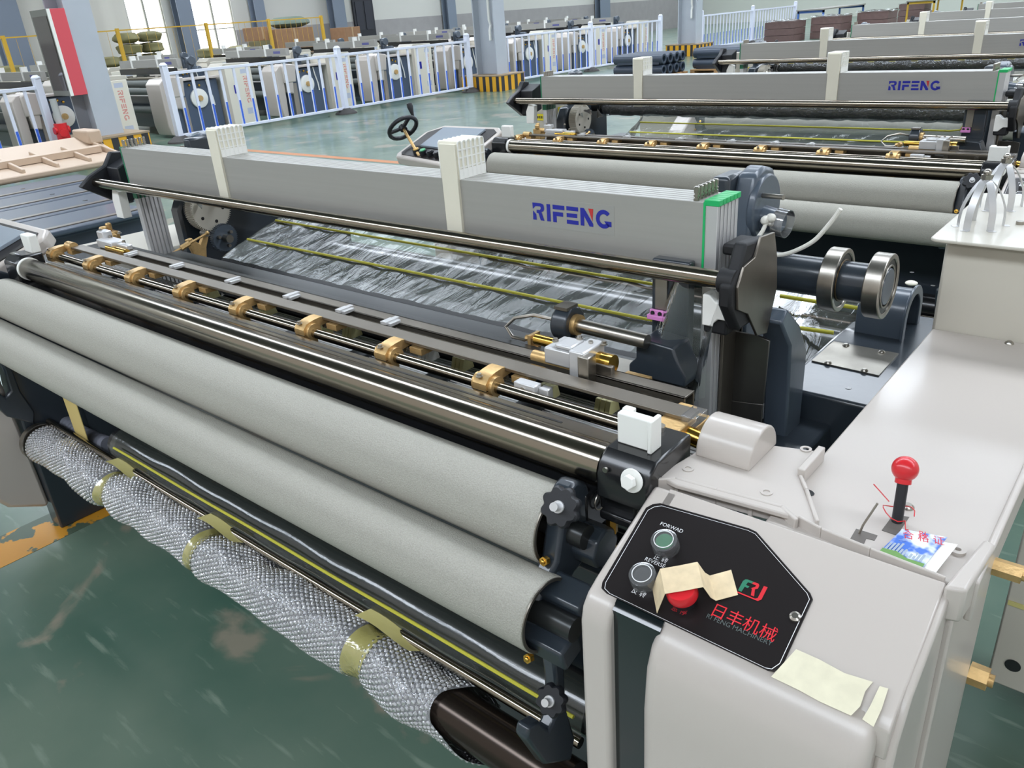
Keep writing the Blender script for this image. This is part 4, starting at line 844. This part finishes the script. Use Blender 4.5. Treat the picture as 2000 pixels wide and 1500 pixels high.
# columns in the aisle
YB = mat('hazard_yellow', (226, 168, 38), .5); BB = mat('hazard_black', (46, 46, 50), .5)
for k, (y, lb) in enumerate(((5.33, 'grey steel column carrying the red cabinet'), (14.0, 'grey steel column between two fence runs, centre of the picture'), (22.9, 'grey steel column farthest along the fence, at the top right'))):
    c = thing('steel_column', lb, 'column', (-12.3, y, 0), 'aisle columns')
    b = MB(); b.box(-12.03, -12.0, y-.18, y+.18, 0, ZR).box(-12.60, -12.57, y-.18, y+.18, 0, ZR).box(-12.57, -12.03, y-.012, y+.012, 0, ZR); b.build('column_shaft', COLM, c)
    b = MB(); b.box(-12.85, -11.75, y-.42, y+.42, 0, .30); bs = b.build('column_base', YB, c)
    for i in range(6): b = MB(); b.box(-12.80+i*.19, -12.72+i*.19, y-.424, y-.42, 0, .30); b.build('hazard_stripe', BB, bs)
    for i in range(4): b = MB(); b.box(-11.75, -11.746, y-.36+i*.22, y-.26+i*.22, 0, .30); b.build('hazard_stripe', BB, bs)
    MB().box(-12.86, -11.74, y-.43, y+.43, .30, .325).build('base_cap', mat('concrete_cap', (150, 132, 108), .8), bs)
    if k: b = MB(); b.sweep([(-12.2, y-.1, 3), (-12.2, y-.1, 1.4), (-12.2, y-.06, 1.3), (-12.2, y-.1, 1.2), (-12.2, y-.1, 1.0)], .03, 8); b.build('hanging_cable', WPLA, c)
rc = thing('red_cabinet', 'red and glass wall cabinet mounted high on the grey column', 'cabinet', (-12.26, 5.04, .89))
b = MB(); b.box(-12.55, -11.98, 4.95, 5.148, .89, 1.97); b.build('cabinet_body', REDP, rc, bev=.005)
b = MB(); b.box(-12.55, -11.985, 4.925, 4.95, .89, 1.97); dd = b.build('door_frame', mat('steel_frame', (138, 140, 134), .4, .4), rc)
MB().box(-12.50, -12.05, 4.917, 4.925, .96, 1.89).build('door_glass', mat('smoked_glass', (74, 66, 64), .08, coat=.5), dd); MB().box(-11.995, -11.978, 4.915, 4.955, .89, 1.97).build('edge_trim', WPLA, dd)
hp = thing('standpipe', 'grey water pipe with a red valve beside the grey column', 'pipe', (-12.22, 4.76, 0))
b = MB(); b.cyl((-12.22, 4.76, 0), (-12.22, 4.76, .87), .045, 16); b.build('pipe', mat('pipe_grey', (176, 178, 176), .5), hp)
b = MB(); b.cyl((-12.22, 4.76, .30), (-12.22, 4.76, .55), .085, 14).cyl((-12.22, 4.76, .43), (-12.08, 4.72, .43), .05, 12).cyl((-12.22, 4.66, .46), (-12.22, 4.86, .46), .05, 12); b.build('valve', RED, hp)
# fence
FW_ = mat('fence_white', (222, 226, 240), .35); FBL = mat('fence_blue', (58, 104, 214), .4); FBASE = mat('fence_base', (62, 60, 58), .7)
barm = MB().box(-.013, .013, -.02, .02, .10, 1.02).mesh('bar', FW_); blum = MB().box(.0131, .016, -.016, .016, .10, .50).mesh('blue_strip', FBL)
def fence(y0, y1, label, posts=(1, 1), n=13):
    f = thing('fence_panel', label, 'fence', (-12.5, (y0+y1)/2, 0), 'white aisle fence')
    for z in (.10, 1.02): MB().box(-12.525, -12.475, y0+(0 if posts[0] else .05), y1, z-.022, z+.022).build('rail', FW_, f, bev=.004)
    for i in range(n):
        y = y0+(y1-y0)*(i+.75)/(n+.5); o = piece('bar', barm, f, (-12.5, y, 0)); piece('blue_strip', blum, o, (-12.5, y, 0))
    for k, y in enumerate((y0, y1)):
        if posts[k]:
            b = MB(); b.box(-12.55, -12.45, y-.045, y+.045, .06, 1.13).lathe([(.062, 0), (.062, .4), (.03, 1)], (-12.5, y, 1.13), (-12.5, y, 1.18), 12); p = b.build('post', FW_, f, bev=.004)
            b = MB(); b.lathe([(.21, 0), (.20, .25), (.08, 1)], (-12.5, y, 0), (-12.5, y, .10), 14); b.build('post_base', FBASE, p)
fence(-2.2, 1.25, 'white fence panel at the left picture edge, nearest the camera', (1, 1)); fence(1.25, 4.73, 'white fence panel left of the grey column with the red cabinet', (0, 1))
fence(6.6, 9.98, 'white fence panel right of the column with the red cabinet'); fence(9.98, 13.47, 'white fence panel ending at the central grey column', (0, 1))
fence(14.62, 18.09, 'white fence panel starting at the central grey column', (0, 1)); fence(18.09, 21.55, 'white fence panel just left of the farthest column', (0, 1))
fence(24.0, 27.6, 'white fence panel right of the farthest column', (1, 1), 16); fence(27.6, 31.2, 'white fence panel at the far end of the fence line', (0, 1), 16)

# ================================================================== looms behind the fence
fl0 = thing('distant_loom', 'x', 'loom', (-1.5, 1.4, 0), 'looms standing beyond the fence')
CABM = mat('cabinet_cream', (224, 219, 204), .4)
b = MB(); b.box(-2.8, -.5, .85, 2.05, .1, .62); b.build('loom_body', NAVY, fl0)
for y, z, r in ((.74, .83, .06), (.655, .72, .056), (.70, .42, .06)): MB().cyl((-2.7, y, z), (-.45, y, z), r, 20).build('roller', mat('roller_grey', (96, 100, 96), .7), fl0)
MB().cyl((-2.7, .80, .91), (-.4, .80, .91), .03, 14).build('breast_beam', CHROME, fl0)
b = MB(); b.prX([(.50, .05), (.56, .03), (.60, .05), (.62, .70), (.74, .88), (.70, .93), (.56, .92), (.48, .84), (.47, .2)], -.45, .02); b.build('front_cover', BEIGE, fl0, bev=.012)
b = MB(); b.prX([(.60, .62), (.86, .62), (.90, .92), (.70, .95), (.60, .90)], -.30, .06); b.prX([(.66, .45), (.78, .42), (.80, .64), (.64, .64)], -.25, .05); b.build('hood', BEIGE, fl0, bev=.02)
b = MB(); b.prX([(.72, 0), (1.55, 0), (1.55, .84), (.84, .84), (.72, .60)], -.40, -.04); sp = b.build('side_plate', mat('slate_blue_paint', (76, 90, 110), .4), fl0, bev=.01)
MB().box(-.038, -.01, .80, .90, .02, .60).build('grey_trim', mat('taupe', (150, 142, 132), .5), sp)
dk = MB().lathe([(.05, 0), (.155, 0), (.155, .8), (.14, 1), (.05, 1)], (-.04, 1.15, .56), (.0, 1.15, .56), 28).build('white_disc', WPLA, fl0); MB().cyl((-.02, 1.15, .56), (.03, 1.15, .56), .045, 16).build('disc_hub', BRASS, dk)
for y, z in ((1.02, .78), (1.12, .79), (1.20, .76)): MB().sph((-.03, y, z), .022, 10, 6).build('brass_cap', BRIGHTBRASS, sp)
MB().box(-.42, .05, .80, 1.60, .86, .885).build('arm_plate', BEIGE, fl0)
b = MB(); b.box(-.45, .05, 1.62, 2.20, .04, .98); cb2 = b.build('cabinet', CABM, fl0, bev=.008)
MB().box(.05, .056, 1.60, 1.68, .04, .98).build('cabinet_edge', mat('cabinet_edge_tan', (188, 180, 166), .5), cb2)  # edge strip in a darker cream than the cabinet
MB().box(.05, .06, 1.80, 1.86, .56, .70).build('cabinet_latch', LOGOB, cb2)
FR_ = mat('faded_red_print', (214, 150, 140), .5); logo(cb2, (.0505, 2.01, .83), (0, 0, -1), (0, 1, 0), .085, FR_, FR_)
MB().box(.05, .0506, 1.98, 2.12, .87, .94).build('cabinet_label', mat('faded_blue_print', (186, 192, 206), .5), cb2); MB().box(.05, .0506, 1.98, 2.12, .20, .30).build('cabinet_label', MATS['faded_blue_print'], cb2)
b = MB(); b.box(-2.72, -.62, 1.221, 1.30, 1.06, 1.19); hb2 = b.build('heald_stack', ALU, fl0)
for x in (-2.235, -1.292): MB().box(x-.026, x+.026, 1.212, 1.305, 1.06, 1.265).build('centre_support', WPLA, hb2)
a2 = (-1.03, 1.2205, 1.10); shape2d('logo_mark', [[(0, 0), (5, 0), (5, 1), (0, 1)]], mat('logo_far', (96, 98, 150), .5), hb2, a2, (1, 0, 0), (0, 0, 1), .045)
MB().box(-2.65, -.62, 1.16, 1.20, .95, 1.05).build('guard_rod', DARK, fl0)
b = MB(); b.cyl((-.60, 1.45, 1.14), (-.52, 1.45, 1.14), .075, 16).box(-.66, -.56, 1.40, 1.50, .8, 1.20).cyl((-.55, 1.47, 1.0), (-.36, 1.47, 1.0), .05, 14); b.build('tension_lever', BLUEST, fl0, bev=.01)
b = MB(); b.sweep([(-.03, 1.34, .84), (-.02, 1.36, .70), (-.02, 1.40, .55), (-.02, 1.41, .42)], .012, 6); b.build('white_cable', WPLA, fl0)
for i in range(5): MB().box(-2.4+i*.4, -2.3+i*.4, .92, 1.02, .88, .94).build('rail_bracket', BRUSH, fl0)
b = MB(); b.prX([(1.60, .98), (2.25, .98), (2.2, 1.04), (1.7, 1.06)], -.40, .03); b.build('rear_hood', BEIGE2, fl0, bev=.01)
words = ['first', 'second', 'third', 'fourth', 'fifth', 'sixth', 'seventh', 'eighth', 'ninth', 'tenth']
cols = [(-13.2, 'first', range(-1, 8)), (-17.4, 'second', range(0, 10))]
first = True
for dx, cw, rg in cols:
    for j, k in enumerate(rg):
        lab = f'{words[j]} loom from the left in the {cw} column beyond the white fence'
        dl = (dx, 4.09+PITCH_Y*k-.0, 0)
        if first: keep = fl0; first = False; keepd = dl; keepl = lab; continue
        copy_tree(fl0, dl, lab)
fl0.location = fl0.location+Vector(keepd); fl0['label'] = keepl

# ================================================================== goods and clutter around the hall
YM = mat('yellow_post', (206, 164, 50), .5); 
def mesh_fence(y0, y1, lab):
    f = thing('mesh_fence', lab, 'mesh fence', (-22.6, (y0+y1)/2, 0), 'yellow mesh fence')
    for y in ((y0, y1) if y1 > 17 else (y0,)): MB().box(-22.64, -22.56, y-.04, y+.04, 0, 1.85).build('post', YM, f)
    for z in (.1, 1.8): MB().box(-22.62, -22.58, y0, y1 if y1 > 17 else y1-.042, z-.015, z+.015).build('rail', YM, f)
    for i in range(9): y = y0+(y1-y0)*(i+1)/10; MB().box(-22.603, -22.597, y-.003, y+.003, .1, 1.8).build('wire', YM, f)
for i, (y0, y1) in enumerate(((5.4, 8.1), (8.1, 10.9), (10.9, 13.5), (13.5, 15.6), (15.6, 17.6))): mesh_fence(y0, y1, f'{words[i]} yellow mesh fence bay counted from the left, before the far wall')
SACK = mat('green_sack', (124, 120, 84), .85, bump=.5, bscale=8, var=.15, vscale=3); CARD = mat('cardboard', (150, 114, 84), .8, var=.08)
rr_ = random.Random(11)
def lump(b, c, sx, sy, sz, seed):
    r2 = random.Random(seed); ph = [r2.uniform(0, 6) for _ in range(6)]
    def P(u, v):
        t = 2*math.pi*u; f = math.pi*(v-.5); r = 1+.10*math.sin(3*t+ph[0])*math.cos(f)+.08*math.sin(5*f+ph[1])
        cf = abs(math.cos(f))**.6; ct = math.cos(t); s_ = math.sin(t)
        return Vector((c[0]+sx*r*cf*math.copysign(abs(ct)**.7, ct), c[1]+sy*r*cf*math.copysign(abs(s_)**.7, s_), c[2]+sz*math.copysign(abs(math.sin(f))**.7, math.sin(f))))
    b.grid(P, 20, 12, True); return b
k = 0
PLACE = ['left end of the sack heap', 'middle of the sack heap', 'right end of the sack heap', 'pile right of the first window', 'pile below the second window', 'pile at the far left']
for hi, (yc, rows) in enumerate(((11.2, 2), (11.85, 3), (12.5, 3), (14.3, 2), (15.35, 2), (8.6, 2))):
    for zi in range(rows*2):
        b = MB(); lump(b, (-24.2+.1*rr_.random(), yc+rr_.uniform(-.02, .02), .16+zi*.29), .45, .27, .142, k); k += 1
        tag(b.build('sack', SACK, org=(-24.2, yc, .02+zi*.29), fix=False, ang=60), f'olive sack, {words[zi]} from the floor, {PLACE[hi]}', 'sack', 'olive sacks by the far wall')
for (x0, x1, y0, y1, z0, z1, lb) in ((-24.4, -23.5, 16.4, 17.9, 0, 1.55, 'large brown cardboard box behind the yellow mesh fence'), (-24.6, -23.8, 15.95, 16.35, 1.25, 1.65, 'small open cardboard box on the sacks below the second window'), (-24.4, -23.6, 19.3, 20.0, 0, 1.45, 'brown cardboard box standing right of the mesh fence'), (-24.4, -23.7, 9.6, 10.3, 0, 1.5, 'tall cardboard box between the red cabinet and the far wall')):
    if z0 > 0: z0 = 1.252
    o = MB().box(x0, x1, y0, y1, z0, z1).build('cardboard_box', CARD, org=((x0+x1)/2, (y0+y1)/2, z0), bev=.01); tag(o, lb, 'box', 'cardboard boxes')
    MB().box(x0-.002, x1+.002, (y0+y1)/2-.03, (y0+y1)/2+.03, z0+.05, z1+.003).build('box_tape', mat('box_tape', (178, 148, 112), .4), o)
b = MB(); lump(b, (-24.0, 17.3, 1.728), .5, .6, .17, 77); tag(b.build('tarpaulin', mat('green_tarp', (104, 118, 104), .6), org=(-24, 17.3, 1.55), fix=False, ang=60), 'folded grey green tarpaulin lying on the large cardboard box', 'tarpaulin')
b = MB(); b.box(-24.2, -23.8, 15.82, 16.385, 0, 1.25); tag(b.build('crate', mat('olive_crate', (118, 112, 82), .8), org=(-24, 16.1, 0), bev=.01), 'olive crate under the small open cardboard box', 'crate')
# beige ribbed cover and steel girders lying left of the nearest loom
TRAY = mat('moulded_beige', (190, 168, 146), .5)
t = thing('moulded_cover', 'long ribbed beige plastic cover lying behind the blue steel girders', 'cover', (-8.6, 2.6, .40))
b = MB(); b.prY([(-9.25, .55), (-9.20, .57), (-8.75, .44), (-8.30, .40), (-8.28, .42), (-8.28, .46), (-8.74, .50), (-9.22, .63)], -.5, 3.85); b.build('cover_shell', TRAY, t, bev=.01)
for i in range(14): b = MB(); b.prY([(-8.95, .53), (-8.35, .44), (-8.35, .50), (-8.75, .56), (-8.95, .585)], -.3+i*.31, -.27+i*.31); b.build('rib', TRAY, t, bev=.006)
b = MB(); b.prY([(-8.72, .51), (-8.66, .50), (-8.66, .56), (-8.72, .57)], -.5, 3.7); b.build('rib', TRAY, t)
b = MB(); b.box(-9.27, -8.9, 3.70, 3.85, .56, .70); b.build('end_lug', TRAY, t, bev=.02)
GIRD = mat('slate_girder', (68, 78, 92), .4, coat=.2)
gl_ = ['touching the ribbed beige cover', 'next to the girder by the beige cover', 'second from the loom', 'nearest the left end of the loom']
for i in range(4):
    x = -8.15+i*.62; y1 = 3.2-.17*i; b = MB()
    b.prY([(x, .02), (x+.56, .02), (x+.56, .06), (x+.40, .10), (x+.38, .32), (x+.56, .36), (x+.56, .40), (x, .40), (x, .36), (x+.12, .33), (x+.12, .10), (x, .06)], -1.2, y1)
    g_ = b.build('steel_girder', GIRD, org=(x+.28, 1.0, .0), bev=.012); tag(g_, f'blue grey steel girder {gl_[i]}', 'girder', 'blue grey girders')
    for y in (.4, 1.6, 2.6): MB().cyl((x+.28, y, .4001), (x+.28, y, .4012), .02, 12).build('bolt_hole', DARK, g_)
    MB().box(x+.44, x+.50, -1.2, y1-.02, .4001, .406).build('machined_strip', BRUSH, g_)
for y in (0.2, 2.2):
    b = MB(); b.box(-9.3, -8.25, y-.06, y+.06, 0, .395); tag(b.build('timber_block', mat('timber', (150, 124, 92), .8), org=(-8.8, y, 0)), 'timber bearer under the '+('near' if y < 1 else 'far')+' part of the ribbed beige cover', 'timber')
# castings on pallets
CAST = mat('dark_casting', (58, 68, 82), .4)
for j, (x, y, lb) in enumerate(((-9.3, 15.6, 'left'), (-8.2, 17.0, 'right'))):
    p = thing('pallet', f'{lb} wooden pallet under dark blue castings', 'pallet', (x, y, 0), 'casting pallets')
    for i in range(5): MB().box(x-.6, x+.6, y-.55+i*.24, y-.41+i*.24, .11, .135).build('plank', mat('pallet_wood', (176, 136, 92), .8), p)
    for i in range(3): MB().box(x-.6+i*.55, x-.5+i*.55, y-.55, y+.55, 0, .11).build('runner', MATS['pallet_wood'], p)
    for i in range(4):
        for z in range(2):
            b = MB(); yy0 = y-.5+i*.26; zz0 = .137+z*.21
            b.tube((x-.58, yy0+.1, zz0+.105), (x+.58, yy0+.1, zz0+.105), .10, .06, 14); b.box(x-.5, x+.5, yy0+.02, yy0+.18, zz0, zz0+.05)
            tag(b.build('casting', CAST, org=(x, yy0+.1, zz0), bev=.006), f'dark tubular casting, {words[i]} from the front in the {"lower" if z == 0 else "upper"} layer on the {lb} pallet', 'casting', 'castings on pallets')
for j, (x, y) in enumerate(((-9.7, 13.9), (-8.6, 13.9))):
    b = MB()
    b.prX([(y-.3, .012+.02), (y+.3, .02), (y+.32, .10), (y, .16), (y-.3, .09)], x-.5, x+.5); tag(b.build('red_sheet', mat('red_brown_sheet', (190, 112, 92), .7), org=(x, y, .02)), ('left' if j == 0 else 'right')+' folded reddish sheet on the floor in front of the castings', 'sheet', 'reddish sheets')
# plastic covered brown stacks and tables at the back
BRN = mat('brown_box', (104, 82, 78), .6, var=.1)
for j, (x, y, h, lb) in enumerate(((-11.6, 28.2, .62, 'first brown stacked crate under film, from the left'), (-10.5, 29.4, .66, 'second brown stacked crate under film'), (-9.4, 30.6, .70, 'third brown stacked crate under film'), (-10.5, 39, .7, 'brown crate under film beyond the blue table'))):
    o = thing('brown_crate', lb, 'crate', (x, y, 0), 'brown crates')
    for z in range(3): MB().box(x-.5, x+.5, y-.5, y+.5, z*h/3+.005, (z+1)*h/3-.005).build('crate_layer', BRN, o)
    b = MB(); b.grid(lambda u, v: Vector((x-.55+1.1*u, y-.55+1.1*v, h+.02+.05*math.sin(u*9+j)*math.sin(v*7))), 10, 10); b.build('film_cover', FILM, o, fix=False)
for j, (x, y, m_, lb) in enumerate(((-11.8, 33.0, mat('table_blue', (70, 108, 176), .5), 'long work table with blue legs near the back wall'), (-9.2, 37.0, YM, 'long work table with yellow legs near the back wall'))):
    o = thing('work_table', lb, 'table', (x, y, 0), 'work tables')
    MB().box(x-.5, x+.5, y-2.2, y+2.2, .84, .88).build('table_top', mat('grey_top', (140, 138, 130), .5), o)
    for sx in (-.45, .45):
        for sy in (-2.1, 2.1): MB().box(x+sx-.03, x+sx+.03, y+sy-.03, y+sy+.03, 0, .84).build('leg', m_, o)
    MB().box(x-.48, x+.48, y-2.13, y-2.07, .76, .84).build('rail', m_, o); MB().box(x-.48, x+.48, y+2.07, y+2.13, .76, .84).build('rail', m_, o)
